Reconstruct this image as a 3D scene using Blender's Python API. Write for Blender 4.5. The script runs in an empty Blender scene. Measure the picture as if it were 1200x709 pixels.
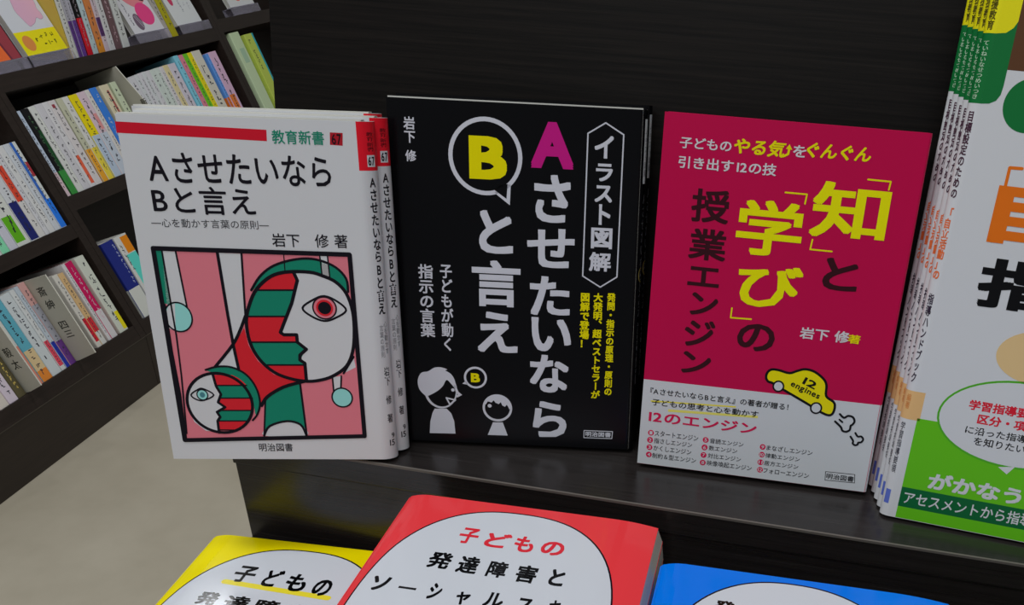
import bpy, math, random
from mathutils import Matrix, Vector
from mathutils.geometry import tessellate_polygon
random.seed(7)
SC = bpy.context.scene
COL = SC.collection
CAM = {'loc': [0.22011, -0.45246, 0.31413], 'r': [0.97731, 0.20689, 0.0454], 'u': [-0.14915, 0.52003, 0.84102], 'f': [-0.15039, 0.82871, -0.53909], 'lens': 32.1239, 'sx': -0.124754, 'sy': 0.170207}
PLACE = {'red': {'loc': [-0.00278, -0.01857, -0.00511], 'ang': 0.04939}, 'yellow': {'loc': [-0.15235, -0.01583, -0.0675], 'ang': 0.08688}, 'blue': {'loc': [0.16136, -0.04605, -0.004], 'ang': 0.04266}, 'w': {'loc': [-0.15173, -0.03396, 0.00229], 'yaw': 0.27669, 'lean': 0.1842}, 'k': {'loc': [-0.02674, 0.0274, 0.00236], 'yaw': 0.19701, 'lean': 0.19815}, 'p': {'loc': [0.12828, 0.04165, 0.00259], 'yaw': 0.0378, 'lean': 0.17382}, 'g': {'loc': [0.2883, 0.02635, 0.00131], 'yaw': -0.0797, 'lean': 0.18785}}
ART = {
 'white': [
  ['P','a80f22',1,[[-0.6,196.5],[79.1,194.6],[78.7,188.7],[-0.7,190.7]]],
  ['T','0f6b55',3,'教育新書',81.6,194.8,109.8,187.5,0.02,0,0],
  ['P','8e1420',1,[[113.2,194.3],[120.2,194.2],[119.6,187.5],[112.7,187.8]]],
  ['T','0d0a12',3,'67',113.9,193.6,119.1,188.1,0.02,0,0],
  ['T','0d0a12',3,'Aさせたいなら',12.7,181.5,111.8,165.1,0.02,0,0],
  ['T','0d0a12',3,'Bと言え',12.3,163.7,68.3,148.4,0.02,0,0],
  ['T','2a2a2e',3,'―心を動かす言葉の原則―',9.8,145.8,74.4,141.0,0,0,0],
  ['T','0d0a12',3,'岩下\u3000修 著',75.2,139.0,117.7,131.4,0.012,0,0],
  ['P','c06a76',1,[[8.2,129.3],[118.4,127.9],[118.2,15.5],[8.6,12.3]]],
  ['P','d2d3d6',2,[[13.1,127.8],[20.7,127.4],[22.3,96.9],[13.9,80.3],[11.1,97.7]]],
  ['P','d2d3d6',2,[[43.8,127.3],[57.2,127.0],[54.9,91.7],[50.4,80.9],[44.5,71.9],[44.8,91.5]]],
  ['P','d2d3d6',2,[[44.9,72.3],[33.9,60.1],[46.5,58.5],[46.4,64.9]]],
  ['P','0f6b55',2,[[8.7,128.2],[13.1,127.9],[12.9,96.7],[9.2,97.6]]],
  ['PS','0f6b55',3,[[60.1,106.1],[65.6,113.8],[72.7,119.6],[81.4,123.1],[91.7,125.0],[100.8,124.2],[109.7,120.3],[115.1,113.8],[115.6,106.2],[109.0,112.7],[101.8,115.4],[92.8,117.5],[83.5,117.1],[74.1,115.5],[66.2,111.0],[61.0,106.1]]],
  ['P','d2d3d6',3,[[101.3,127.6],[105.8,127.5],[106.1,121.2],[102.0,122.4]]],
  ['P','8a8a8a',4,[[102.0,122.4],[106.1,121.2],[105.8,114.2],[101.5,115.8]]],
  ['P','b01c26',2,[[53.2,83.8],[54.4,73.0],[58.6,63.4],[67.1,55.0],[85.1,51.5],[72.0,46.9],[61.6,40.6],[57.5,35.3],[55.3,44.6],[47.3,56.8],[46.1,72.9]]],
  ['P','0f6b55',2,[[60.4,40.5],[68.0,45.6],[82.0,50.1],[82.6,15.9],[81.0,21.7],[71.5,25.1],[60.4,21.6],[56.7,15.8]]],
  ['PS','d2d3d6',2,[[56.7,15.6],[60.8,22.0],[71.6,25.3],[79.6,23.0],[82.4,15.9]]],
  ['P','d2d3d6',2,[[101.7,53.8],[107.1,54.6],[106.0,45.1],[101.7,45.1]]],
  ['E','78b0ac',3,106.4,40.9,6.5,6.5,0],
  ['P','d2d3d6',2,[[115.5,66.8],[116.1,60.1],[108.6,56.3]]],
  ['E','78b0ac',3,16.4,89.5,8.2,9.1,0],
  ['P','d2d3d6',4,[[15.7,97.7],[11.7,95.8],[8.3,89.4],[9.7,83.0],[13.6,80.9]]],
  ['P','d2d3d6',3,[[85.7,117.2],[94.6,117.2],[101.8,115.2],[108.9,111.8],[114.4,105.2],[117.2,94.6],[117.1,81.8],[115.1,69.8],[110.5,60.6],[101.8,54.4],[93.8,51.8],[86.0,51.1],[86.2,62.4],[83.5,64.4],[88.0,71.1],[83.1,75.4],[83.2,79.9],[75.7,79.8],[73.9,81.2],[82.4,98.9],[87.0,112.3]]],
  ['P','b01c26',3,[[70.2,113.9],[77.9,116.7],[85.3,117.2],[87.0,112.3],[85.0,106.6],[63.4,106.2]]],
  ['P','0f6b55',3,[[63.4,106.2],[85.0,106.6],[82.4,98.9],[78.4,90.7],[55.2,90.7],[57.5,97.5]]],
  ['P','b01c26',3,[[55.2,90.7],[78.4,90.7],[73.9,81.2],[75.7,79.8],[83.2,79.9],[83.1,75.4],[55.5,75.0],[54.2,82.9]]],
  ['P','0f6b55',3,[[55.5,75.0],[83.1,75.4],[88.0,71.1],[83.5,64.4],[86.1,61.8],[64.0,60.7],[58.2,66.7]]],
  ['P','b01c26',3,[[64.0,60.7],[86.1,61.8],[86.0,51.1],[76.5,53.1],[68.3,56.7]]],
  ['LS','0d0a12',5,2.0,1,[[55.0,87.8],[58.4,98.5],[63.5,107.1],[72.1,114.3],[81.7,117.1],[94.6,117.2],[101.8,115.2],[108.9,111.8],[114.4,105.2],[117.2,94.6],[117.1,81.8],[115.1,69.8],[110.5,60.6],[101.8,54.4],[93.8,51.8],[86.0,51.1],[76.5,52.7],[67.3,56.7],[59.7,64.7],[55.5,75.0]]],
  ['L','0d0a12',5,2.0,0,[[85.3,117.2],[87.0,112.3],[82.4,98.9],[73.9,81.2],[75.7,79.8],[83.2,79.9],[83.1,75.4],[88.0,71.1],[83.8,67.4],[83.5,64.4],[86.2,62.4],[86.0,51.1]]],
  ['L','0d0a12',5,1.0,0,[[63.4,106.2],[85.0,106.6]]],
  ['L','0d0a12',5,1.0,0,[[55.1,90.5],[78.4,90.9]]],
  ['L','0d0a12',5,1.0,0,[[55.5,75.0],[83.1,75.4]]],
  ['L','0d0a12',5,1.0,0,[[64.0,61.1],[86.1,61.3]]],
  ['LS','0d0a12',5,1.2,1,[[88.3,96.1],[94.8,101.0],[101.6,103.4],[108.8,100.3],[113.5,95.1],[107.0,90.5],[100.2,88.5],[92.9,91.3]]],
  ['E','c06a76',5,101.1,96.3,7.2,7.0,0],
  ['E','0d0a12',6,101.1,96.3,7.2,7.0,0.9],
  ['E','b01c26',6,101.1,96.3,4.9,4.9,0],
  ['E','0d0a12',7,101.1,96.3,3.8,3.7,0],
  ['LS','0d0a12',5,1.4,0,[[60.1,106.1],[65.6,113.8],[72.7,119.6],[81.4,123.1],[91.7,125.0],[100.8,124.2],[109.7,120.3],[115.1,113.8],[115.6,106.2]]],
  ['LS','0d0a12',5,1.8,0,[[54.8,90.7],[50.5,81.8],[45.0,72.9],[33.4,59.7]]],
  ['LS','0d0a12',5,2.0,0,[[85.0,51.1],[72.0,47.3],[61.6,41.0],[57.5,35.3]]],
  ['L','0d0a12',5,1.0,0,[[13.1,127.9],[13.4,94.8],[13.6,78.4],[12.8,54.4],[10.4,17.0]]],
  ['L','0d0a12',5,1.8,0,[[9.5,96.7],[9.3,68.4],[10.0,42.2],[9.2,13.8]]],
  ['L','0d0a12',5,1.0,0,[[20.7,127.4],[22.2,95.9]]],
  ['L','0d0a12',5,1.8,0,[[43.8,127.3],[44.8,91.5],[45.6,72.9],[46.8,57.9]]],
  ['L','0d0a12',5,1.2,0,[[57.2,127.0],[54.9,91.7]]],
  ['L','0d0a12',5,0.6,0,[[80.9,127.2],[80.6,117.8]]],
  ['L','0d0a12',5,0.8,0,[[101.2,127.6],[101.5,115.4]]],
  ['L','0d0a12',5,0.8,0,[[105.6,127.3],[105.8,114.2]]],
  ['E','0d0a12',5,16.4,89.5,8.2,9.1,0.9],
  ['E','0d0a12',5,106.4,40.9,6.5,6.5,0.9],
  ['L','0d0a12',5,1.2,0,[[82.0,50.1],[82.6,15.9]]],
  ['L','0d0a12',5,1.0,0,[[60.4,40.5],[56.7,15.8]]],
  ['LS','0d0a12',5,1.4,0,[[56.7,15.8],[60.8,22.0],[71.6,25.3],[79.6,23.0],[82.4,15.9]]],
  ['L','0d0a12',5,1,0,[[101.7,53.8],[101.7,45.1]]],
  ['L','0d0a12',5,1,0,[[107.1,54.6],[106.2,47.2]]],
  ['L','0d0a12',5,1.2,0,[[115.5,66.8],[108.6,56.3]]],
  ['PS','0f6b55',3,[[27.4,57.6],[34.4,59.7],[42.9,59.4],[50.8,54.9],[55.6,46.7],[56.8,37.4],[53.4,29.0],[52.6,38.4],[49.9,47.7],[44.0,53.8],[32.9,55.7]]],
  ['P','d2d3d6',4,[[31.2,54.6],[32.1,47.5],[34.3,42.4],[31.9,37.2],[35.7,34.1],[30.4,30.9],[31.9,27.8],[30.0,25.2],[29.8,17.6],[22.0,18.8],[16.0,24.5],[13.3,33.9],[14.2,42.2],[18.8,50.4],[25.1,54.6]]],
  ['P','b01c26',4,[[31.2,54.4],[31.4,52.8],[31.6,51.2],[31.9,49.6],[32.1,47.9],[50.2,48.1],[49.0,49.7],[47.5,51.3],[45.5,53.0],[42.3,54.6]]],
  ['L','0d0a12',6,0.8,0,[[32.1,47.9],[50.2,48.1]]],
  ['P','0f6b55',4,[[32.1,47.9],[32.8,45.9],[33.6,43.9],[34.1,41.9],[33.1,39.9],[52.6,40.1],[52.4,42.1],[51.9,44.1],[51.2,46.1],[50.2,48.1]]],
  ['L','0d0a12',6,0.8,0,[[33.1,39.9],[52.6,40.1]]],
  ['P','b01c26',4,[[33.1,39.9],[32.2,37.9],[33.4,35.9],[35.5,34.0],[32.2,32.0],[51.2,32.1],[51.9,34.1],[52.3,36.1],[52.6,38.1],[52.6,40.1]]],
  ['L','0d0a12',6,0.8,0,[[32.2,32.0],[51.2,32.1]]],
  ['P','0f6b55',4,[[32.2,32.0],[30.7,30.3],[31.5,28.6],[31.3,26.9],[30.0,25.2],[47.2,25.3],[48.5,27.0],[49.6,28.7],[50.5,30.4],[51.2,32.1]]],
  ['L','0d0a12',6,0.8,0,[[30.0,25.2],[47.2,25.3]]],
  ['P','b01c26',4,[[30.0,25.2],[30.0,23.7],[29.9,22.2],[29.9,20.8],[29.8,19.3],[39.2,19.3],[42.0,20.8],[44.1,22.3],[45.8,23.8],[47.2,25.3]]],
  ['L','0d0a12',6,0.8,0,[[29.8,19.3],[39.2,19.3]]],
  ['L','0d0a12',6,1.6,0,[[31.2,54.6],[32.1,47.5],[34.3,42.4],[31.9,37.2],[35.7,34.1],[30.4,30.9],[31.9,27.8],[30.0,25.2],[29.8,17.6]]],
  ['E','0d0a12',6,32.9,36.6,20.1,19.9,1.8],
  ['LS','0d0a12',6,1.2,0,[[27.4,57.6],[34.4,59.7],[42.9,59.4],[50.8,54.9],[55.6,46.7],[56.8,37.4],[54.5,30.0],[51.1,25.8]]],
  ['LS','0d0a12',6,0.9,1,[[16.6,41.8],[20.9,45.1],[24.2,45.8],[30.0,41.9],[23.8,38.4],[19.4,38.9]]],
  ['E','78b0ac',6,23.3,41.9,3.5,3.6,0],
  ['E','0d0a12',7,23.3,41.9,3.5,3.6,0.7],
  ['E','3a6a72',7,23.3,41.9,1.5,1.7,0],
  ['L','0d0a12',7,2.6,1,[[8.5,129.1],[118.3,127.8],[118.0,15.7],[8.6,12.5]]],
  ['T','0d0a12',3,'明治図書',52.6,10.6,73.1,5.3,0.01,0,0],
 ],
 'black': [
  ['T','b9bac2',3,'岩下',9.4,199.0,16.0,184.6,0.03,1,0],
  ['T','b9bac2',3,'修',9.7,180.7,16.1,174.3,0.03,0,0],
  ['E','b9bac2',1,56.8,179.1,21.8,21.9,0],
  ['E','060608',2,56.8,179.1,19.3,19.4,0],
  ['P','b9bac2',1,[[61.7,159.0],[63.9,160.6],[69.9,164.4],[71.7,163.7],[71.1,152.1]]],
  ['P','060608',2,[[62.0,160.5],[65.2,163.4],[69.8,164.2],[69.1,155.7]]],
  ['T','e0d400',3,'B',47.2,190.4,69.5,166.3,0.055,0,0],
  ['T','a01468',3,'A',83.7,199.9,108.8,174.2,0.055,0,0],
  ['T','b9bac2',3,'さ',85.7,170.7,107.4,143.1,0.04,0,0],
  ['T','b9bac2',3,'せ',81.5,139.7,110.4,116.2,0.04,0,0],
  ['T','b9bac2',3,'た',83.3,111.0,108.2,86.7,0.04,0,0],
  ['T','b9bac2',3,'い',84.3,85.4,109.4,63.8,0.04,0,0],
  ['T','b9bac2',3,'な',83.5,61.5,108.2,36.7,0.04,0,0],
  ['T','b9bac2',3,'ら',85.5,30.7,107.5,6.2,0.04,0,0],
  ['T','b9bac2',3,'と',52.3,148.7,72.9,123.2,0.04,0,0],
  ['T','b9bac2',3,'言',47.5,119.1,77.5,90.7,0.04,0,0],
  ['T','b9bac2',3,'え',50.3,87.4,75.6,61.5,0.04,0,0],
  ['L','b9bac2',2,0.8,1,[[116.9,194.7],[127.1,200.9],[137.8,194.9],[136.9,112.6],[126.8,105.9],[115.8,112.2]]],
  ['T','b9bac2',3,'イ',121.0,193.9,132.1,181.3,0.04,0,0],
  ['T','b9bac2',3,'ラ',122.2,178.4,132.1,168.4,0.04,0,0],
  ['T','b9bac2',3,'ス',121.8,166.1,132.2,156.4,0.04,0,0],
  ['T','b9bac2',3,'ト',124.6,155.3,131.6,143.3,0.04,0,0],
  ['T','b9bac2',3,'図',120.3,141.5,133.2,129.2,0.04,0,0],
  ['T','b9bac2',3,'解',119.5,127.0,132.9,115.5,0.04,0,0],
  ['T','e0d400',3,'発問・指示の原理・原則の',131.3,102.6,136.5,36.7,0.045,1,0],
  ['T','e0d400',3,'大発明、超ベストセラーが',122.8,102.2,128.7,34.2,0.045,1,0],
  ['T','e0d400',3,'図解で登場！',114.6,101.8,120.7,67.4,0.045,1,0],
  ['T','b9bac2',3,'子どもが動く',27.8,115.1,35.4,61.1,0.03,1,0],
  ['T','b9bac2',3,'指示の言葉',14.5,114.8,23.7,69.5,0.03,1,0],
  ['E','b9bac2',1,25.9,35.0,10.7,12.3,0],
  ['E','060608',2,26.3,34.6,9.3,10.6,0],
  ['PS','b9bac2',3,[[15.5,31.2],[12.3,34.8],[11.3,39.6],[12.2,43.6],[14.4,46.3],[18.3,47.2],[22.2,49.7],[26.4,50.2],[30.6,49.0],[29.3,48.3],[32.6,46.3],[34.7,43.3],[35.6,39.9],[35.5,36.3],[33.3,38.9],[30.0,42.0],[27.3,37.7],[23.3,34.0],[17.2,30.6]]],
  ['P','b9bac2',3,[[35.4,39.4],[37.4,34.4],[39.7,32.4],[36.5,30.6],[35.2,31.4],[37.0,32.6],[35.7,33.9],[34.5,38.1]]],
  ['E','b9bac2',3,33.8,35.5,1.1,1.1,0],
  ['L','b9bac2',3,1.0,0,[[34.7,28.9],[29.4,30.0],[31.6,25.7],[35.3,28.9]]],
  ['P','b9bac2',2,[[21.6,22.3],[29.4,22.7],[32.3,19.6],[34.1,14.3],[34.7,5.8],[17.8,5.4],[18.5,13.5],[20.1,19.5]]],
  ['E','b9bac2',1,48.5,44.4,7.4,7.2,0],
  ['E','060608',2,48.5,44.4,6.0,5.8,0],
  ['P','b9bac2',1,[[42.3,41.9],[39.9,40.0],[43.5,39.4]]],
  ['T','e0d400',3,'B',45.6,47.3,51.4,41.3,0.06,0,0],
  ['E','b9bac2',1,62.4,24.7,9.6,9.2,0],
  ['E','060608',2,62.4,24.7,8.1,7.6,0],
  ['P','b9bac2',3,[[54.0,27.0],[56.6,31.1],[62.5,33.3],[67.8,31.6],[71.0,27.8],[71.6,24.2],[70.1,24.3],[69.5,25.7],[68.6,27.2],[67.3,25.8],[65.6,26.6],[64.7,28.8],[63.3,27.4],[61.3,28.2],[60.0,29.8],[58.7,28.3],[56.2,28.9],[54.9,26.8]]],
  ['E','b9bac2',3,57.4,26.0,1.3,1.2,0],
  ['P','b9bac2',2,[[59.4,14.8],[65.8,15.1],[69.0,6.1],[55.9,5.9]]],
  ['L','b9bac2',2,0.5,1,[[119.1,12.0],[137.8,12.1],[137.5,7.2],[119.1,7.0]]],
  ['T','b9bac2',3,'明治図書',120.1,11.4,136.8,8.0,0.03,0,0],
 ],
 'pink': [
  ['T','d9d6da',3,'子どもの',9.9,199.3,39.0,193.3,0.025,0,0],
  ['T','d8cc00',3,'やる気',40.4,201.3,69.1,192.7,0.035,0,0.15],
  ['L','d8cc00',3,1.2,0,[[68.3,193.6],[70.7,195.0],[70.9,198.3]]],
  ['P','d8cc00',3,[[69.1,197.6],[70.8,200.1],[72.6,197.3]]],
  ['T','d9d6da',3,'を',73.2,200.0,80.4,193.8,0.025,0,0],
  ['T','d8cc00',3,'ぐんぐん',80.5,202.1,115.7,194.2,0.035,0,0.15],
  ['T','d9d6da',3,'引き出す12の技',10.0,189.2,65.4,182.7,0.025,0,0],
  ['T','2a0a12',3,'授',19.7,172.5,41.5,154.1,0.03,0,0],
  ['T','2a0a12',3,'業',20.3,150.5,42.2,132.7,0.03,0,0],
  ['T','2a0a12',3,'エ',21.4,128.6,40.2,117.3,0.03,0,0],
  ['T','2a0a12',3,'ン',24.5,113.5,40.9,100.0,0.03,0,0],
  ['T','2a0a12',3,'ジ',22.6,97.1,40.8,80.7,0.03,0,0],
  ['T','2a0a12',3,'ン',22.6,77.3,40.5,63.6,0.03,0,0],
  ['T','d8d400',3,'知',87.8,182.7,130.2,152.3,0.03,0,0],
  ['T','2a0a12',3,'と',99.5,141.4,119.5,123.1,0.03,0,0],
  ['T','d8d400',3,'学',46.8,169.5,84.4,138.6,0.03,0,0],
  ['T','2a0a12',3,'の',54.5,98.6,76.9,82.0,0.03,0,0],
  ['T','d8d400',3,'び',51.0,133.7,88.4,108.8,0.03,0,0],
  ['L','d8cc00',2,0.9,0,[[116.0,185.4],[128.4,185.3],[128.1,181.0]]],
  ['L','d8cc00',2,0.9,0,[[90.6,150.3],[90.1,144.8],[102.4,144.8]]],
  ['L','d8cc00',2,0.9,0,[[71.9,174.6],[84.0,174.6],[83.6,169.5]]],
  ['L','d8cc00',2,0.9,0,[[49.4,106.4],[49.3,100.6],[61.5,101.0]]],
  ['T','d9d6da',3,'岩下 修',91.2,99.8,120.0,92.8,0.03,0,0],
  ['T','d8cc00',3,'著',119.4,98.4,126.6,93.1,0.03,0,0],
 ],
 'obi': [
  ['P','cfc23a',2,[[5.4,43.2],[58.7,46.0],[58.8,45.1],[5.5,42.3]]],
  ['T','060608',3,'『AさせたいならBと言え』の著者が贈る！',4.7,51.5,90.7,47.3,0.02,0,0],
  ['P','cfc860',2,[[16.9,38.7],[72.9,41.5],[73.1,40.0],[17.0,37.1]]],
  ['T','060608',3,'子どもの思考と心を動かす',6.2,44.5,73.2,40.2,0.02,0,0],
  ['T','a8103e',3,'12のエンジン',5.1,36.4,73.1,29.2,0.03,0,0],
  ['E','a8103e',2,7.3,21.7,1.9,1.9,0],
  ['T','a4a7aa',3,'1',6.4,22.8,8.2,20.6,0.02,0,0],
  ['T','1a1a1e',3,'スタートエンジン',9.7,23.7,37.6,20.0,0.01,0,0],
  ['E','a8103e',2,7.1,16.8,1.9,2.0,0],
  ['T','a4a7aa',3,'2',6.2,17.9,8.0,15.7,0.02,0,0],
  ['T','1a1a1e',3,'指さしエンジン',9.7,18.6,34.2,15.1,0.01,0,0],
  ['E','a8103e',2,7.1,11.8,1.9,1.9,0],
  ['T','a4a7aa',3,'3',6.2,13.0,8.0,10.7,0.02,0,0],
  ['T','1a1a1e',3,'かくしエンジン',9.7,13.6,34.1,10.1,0.01,0,0],
  ['E','a8103e',2,7.1,6.8,1.9,1.9,0],
  ['T','a4a7aa',3,'4',6.2,8.0,8.0,5.7,0.02,0,0],
  ['T','1a1a1e',3,'制約＆型エンジン',9.3,8.4,37.6,4.8,0.01,0,0],
  ['E','a8103e',2,42.4,21.5,1.9,1.9,0],
  ['T','a4a7aa',3,'5',41.6,22.6,43.3,20.4,0.02,0,0],
  ['T','1a1a1e',3,'音読エンジン',45.1,23.1,66.3,19.8,0.01,0,0],
  ['E','a8103e',2,42.2,16.4,1.9,2.0,0],
  ['T','a4a7aa',3,'6',41.3,17.5,43.1,15.2,0.02,0,0],
  ['T','1a1a1e',3,'数エンジン',44.9,18.2,62.9,14.9,0.01,0,0],
  ['E','a8103e',2,42.1,11.2,1.9,1.9,0],
  ['T','a4a7aa',3,'7',41.3,12.3,43.0,10.1,0.02,0,0],
  ['T','1a1a1e',3,'対比エンジン',44.8,13.0,65.9,9.7,0.01,0,0],
  ['E','a8103e',2,42.1,6.0,1.9,1.9,0],
  ['T','a4a7aa',3,'8',41.2,7.1,43.0,4.9,0.02,0,0],
  ['T','1a1a1e',3,'映像喚起エンジン',44.8,8.1,73.3,4.5,0.01,0,0],
  ['E','a8103e',2,78.4,21.6,1.8,1.9,0],
  ['T','a4a7aa',3,'9',77.5,22.7,79.3,20.5,0.02,0,0],
  ['T','1a1a1e',3,'まなざしエンジン',80.8,23.4,109.4,20.0,0.01,0,0],
  ['E','a8103e',2,78.5,16.4,1.8,1.9,0],
  ['T','a4a7aa',3,'10',77.2,17.4,79.7,15.3,0.02,0,0],
  ['T','1a1a1e',3,'律動エンジン',80.7,17.9,102.3,14.7,0.01,0,0],
  ['E','a8103e',2,78.3,11.2,1.9,1.9,0],
  ['T','a4a7aa',3,'11',77.1,12.3,79.6,10.2,0.02,0,0],
  ['T','1a1a1e',3,'居方エンジン',80.6,12.8,102.0,9.6,0.01,0,0],
  ['E','a8103e',2,78.6,6.1,1.9,1.9,0],
  ['T','a4a7aa',3,'12',77.3,7.2,79.9,5.0,0.02,0,0],
  ['T','1a1a1e',3,'フォローエンジン',80.7,7.8,109.4,4.4,0.01,0,0],
  ['L','1a1a1e',2,0.4,1,[[119.2,10.5],[137.2,11.0],[137.9,5.4],[119.7,4.8]]],
  ['T','1a1a1e',3,'明治図書',120.1,9.6,137.1,5.9,0.02,0,0],
  ['PS','d8cc00',3,[[74.9,66.2],[75.1,69.4],[77.3,71.8],[81.6,72.0],[88.3,70.9],[92.8,72.8],[97.4,74.4],[103.1,73.5],[108.8,69.9],[111.3,66.1],[112.2,59.3],[117.0,56.2],[118.3,53.2],[117.7,48.9],[115.3,47.4],[110.2,48.9],[102.7,52.6],[86.7,59.9],[79.2,63.5],[76.5,64.1]]],
  ['LS','060608',4,1.5,1,[[74.9,66.2],[75.1,69.4],[77.3,71.8],[81.6,72.0],[88.3,70.9],[92.8,72.8],[97.4,74.4],[103.1,73.5],[108.8,69.9],[111.3,66.1],[112.2,59.3],[117.0,56.2],[118.3,53.2],[117.7,48.9],[115.3,47.4],[110.2,48.9],[102.7,52.6],[86.7,59.9],[79.2,63.5],[76.5,64.1]]],
  ['E','060608',5,82.9,61.9,3.6,3.7,0],
  ['E','a4a7aa',6,82.9,61.9,2.6,2.7,0],
  ['E','060608',5,107.3,51.0,3.7,3.8,0],
  ['E','a4a7aa',6,107.3,51.0,2.7,2.8,0],
  ['R','060608',5,'12',101.4,66.1,-21.0,8.4,4.6,0.03],
  ['R','060608',5,'engines',99.2,61.1,-19.6,19.1,4.6,0.03],
  ['LS','060608',5,1.3,0,[[122.0,49.0],[124.8,47.0],[127.1,48.5],[130.0,48.0],[131.4,45.5],[130.4,43.1],[129.6,42.5],[129.4,39.6],[127.2,38.2],[125.0,38.8],[123.9,40.8],[119.9,44.0]]],
  ['L','060608',5,1.1,0,[[122.3,45.5],[124.3,44.1]]],
  ['LS','060608',5,1.2,0,[[133.1,38.2],[134.9,36.1],[136.9,36.4],[138.4,34.7],[137.5,32.7],[135.8,32.2],[135.7,31.0],[134.1,30.3],[132.6,31.3],[132.6,32.9],[130.6,35.5]]],
 ],
 'green': [
  ['P','4a2f1c',1,[[4,249.6],[210,249.6],[210,296.5],[4,296.5]]],
  ['E','0c5a2a',2,23.5,234.1,12.7,12.9,0],
  ['L','b85a10',2,1.6,0,[[21.1,194.7],[21.1,204.1],[27.1,204.3]]],
  ['T','b85a10',3,'自',18.1,199.8,62.1,166.1,0.05,0,0],
  ['T','060608',3,'指',19.1,158.3,61.1,132.0,0.05,0,0],
  ['E','b79c70',2,61.0,108.4,24,15,0],
  ['P','4f9a12',1,[[3.5,63.5],[210,63.5],[210,0.3],[3.5,0.3]]],
  ['E','3f8a1a',2,58.5,69,44.8,25.6,0],
  ['E','d2d3d6',3,58.5,69,43.6,24.4,0],
  ['P','d2d3d6',3,[[53.2,43.1],[62.2,44.9],[58.8,39.6]]],
  ['T','b0182a',4,'学習指導要領の',29.6,79.8,74.8,73.9,0.04,0,0],
  ['T','b0182a',4,'区分・項目',35.9,72.2,68.2,66.4,0.04,0,0],
  ['T','060608',4,'に沿った指導',30.8,64.4,64.5,59.7,0.02,0,0],
  ['T','060608',4,'を知りたい',36.8,58.6,64.9,53.6,0.02,0,0],
  ['T','d2d3d6',3,'がかなう！',17.5,32.7,76.9,22.2,0.05,0,0],
  ['P','064f28',2,[[3.5,20.3],[210,20.3],[210,7.8],[3.5,7.8]]],
  ['T','d2d3d6',3,'アセスメントから指導計画',5.9,18.1,94.3,10.0,0.02,0,0],
 ],
 'redbook': [
  ['T','b0202c',5,'子',44.2,192.2,55.4,177.1,0.04,0,0],
  ['T','b0202c',5,'ど',60.1,190.9,74.6,177.0,0.04,0,0],
  ['T','b0202c',5,'も',77.4,191.0,88.8,176.3,0.04,0,0],
  ['T','b0202c',5,'の',93.2,189.8,106.5,176.9,0.04,0,0],
  ['T','060608',5,'発',34.9,166.5,47.9,152.0,0.04,0,0],
  ['T','060608',5,'達',52.2,166.3,63.7,151.2,0.04,0,0],
  ['T','060608',5,'障',69.3,165.3,80.1,151.2,0.04,0,0],
  ['T','060608',5,'害',85.7,165.3,97.1,150.2,0.04,0,0],
  ['T','060608',5,'と',104.4,165.2,112.6,151.1,0.04,0,0],
  ['T','060608',5,'ソ',12.1,139.3,21.7,127.3,0.04,0,0],
  ['T','060608',5,'ー',27.7,133.5,37.4,131.8,0.04,0,0],
  ['T','060608',5,'シ',44.5,139.9,51.2,126.6,0.04,0,0],
  ['T','060608',5,'ャ',60.1,136.0,67.3,125.6,0.04,0,0],
  ['T','060608',5,'ル',75.2,138.9,85.4,127.0,0.04,0,0],
  ['T','060608',5,'ス',92.7,137.8,101.2,126.0,0.04,0,0],
  ['T','060608',5,'キ',109.7,139.6,116.2,127.8,0.04,0,0],
 ],
 'yellowbook': [
  ['T','060608',5,'子',35.0,190.2,48.8,173.9,0.04,0,0],
  ['T','060608',5,'ど',55.5,189.6,66.3,172.8,0.04,0,0],
  ['T','060608',5,'も',70.7,188.1,84.2,171.2,0.04,0,0],
  ['T','060608',5,'の',89.5,185.7,100.8,169.8,0.04,0,0],
  ['L','d2c430',4,4.4,0,[[32.9,173.0],[102.5,168.8]]],
  ['T','060608',5,'発',24.3,161.9,37.6,149.9,0.04,0,0],
  ['T','060608',5,'達',42.2,161.3,57.8,149.0,0.04,0,0],
  ['T','060608',5,'障',61.9,160.7,77.1,148.4,0.04,0,0],
  ['T','060608',5,'害',82.3,159.6,96.2,147.7,0.04,0,0],
  ['T','060608',5,'と',103.9,158.0,114.5,147.4,0.04,0,0],
 ],
 'bluebook': [
  ['T','060608',5,'発',33.7,192.8,44.2,181.7,0.04,0,0],
 ],
}

# ------------------------------------------------------------------ camera, world, lamps, exposure
cam_d = bpy.data.cameras.new('camera'); cam = bpy.data.objects.new('camera', cam_d); COL.objects.link(cam)
cam_d.sensor_fit = 'HORIZONTAL'; cam_d.sensor_width = 36.0; cam_d.lens = CAM['lens']
cam_d.shift_x = CAM['sx']; cam_d.shift_y = CAM['sy']; cam_d.clip_start = 0.02
R_, U_, F_ = (Vector(CAM[k]) for k in 'ruf')
cam.matrix_world = Matrix(((R_.x, U_.x, -F_.x, CAM['loc'][0]), (R_.y, U_.y, -F_.y, CAM['loc'][1]), (R_.z, U_.z, -F_.z, CAM['loc'][2]), (0, 0, 0, 1)))
SC.camera = cam
world = bpy.data.worlds.new('shop_ambient'); SC.world = world; world.use_nodes = True
world.node_tree.nodes['Background'].inputs[0].default_value = (0.94, 0.97, 1.0, 1)
world.node_tree.nodes['Background'].inputs[1].default_value = AMBIENT = 0.13
def ceiling_lamp(x, y, z, sx, sy, e, rz=0):
    l = bpy.data.lights.new('ceiling_lamp', 'AREA'); l.shape = 'RECTANGLE'; l.size = sx; l.size_y = sy; l.energy = e; l.color = (0.955, 0.985, 1.0)
    o = bpy.data.objects.new('ceiling_lamp', l); COL.objects.link(o); o.location = (x, y, z); o.rotation_euler = (0, 0, rz)
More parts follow.
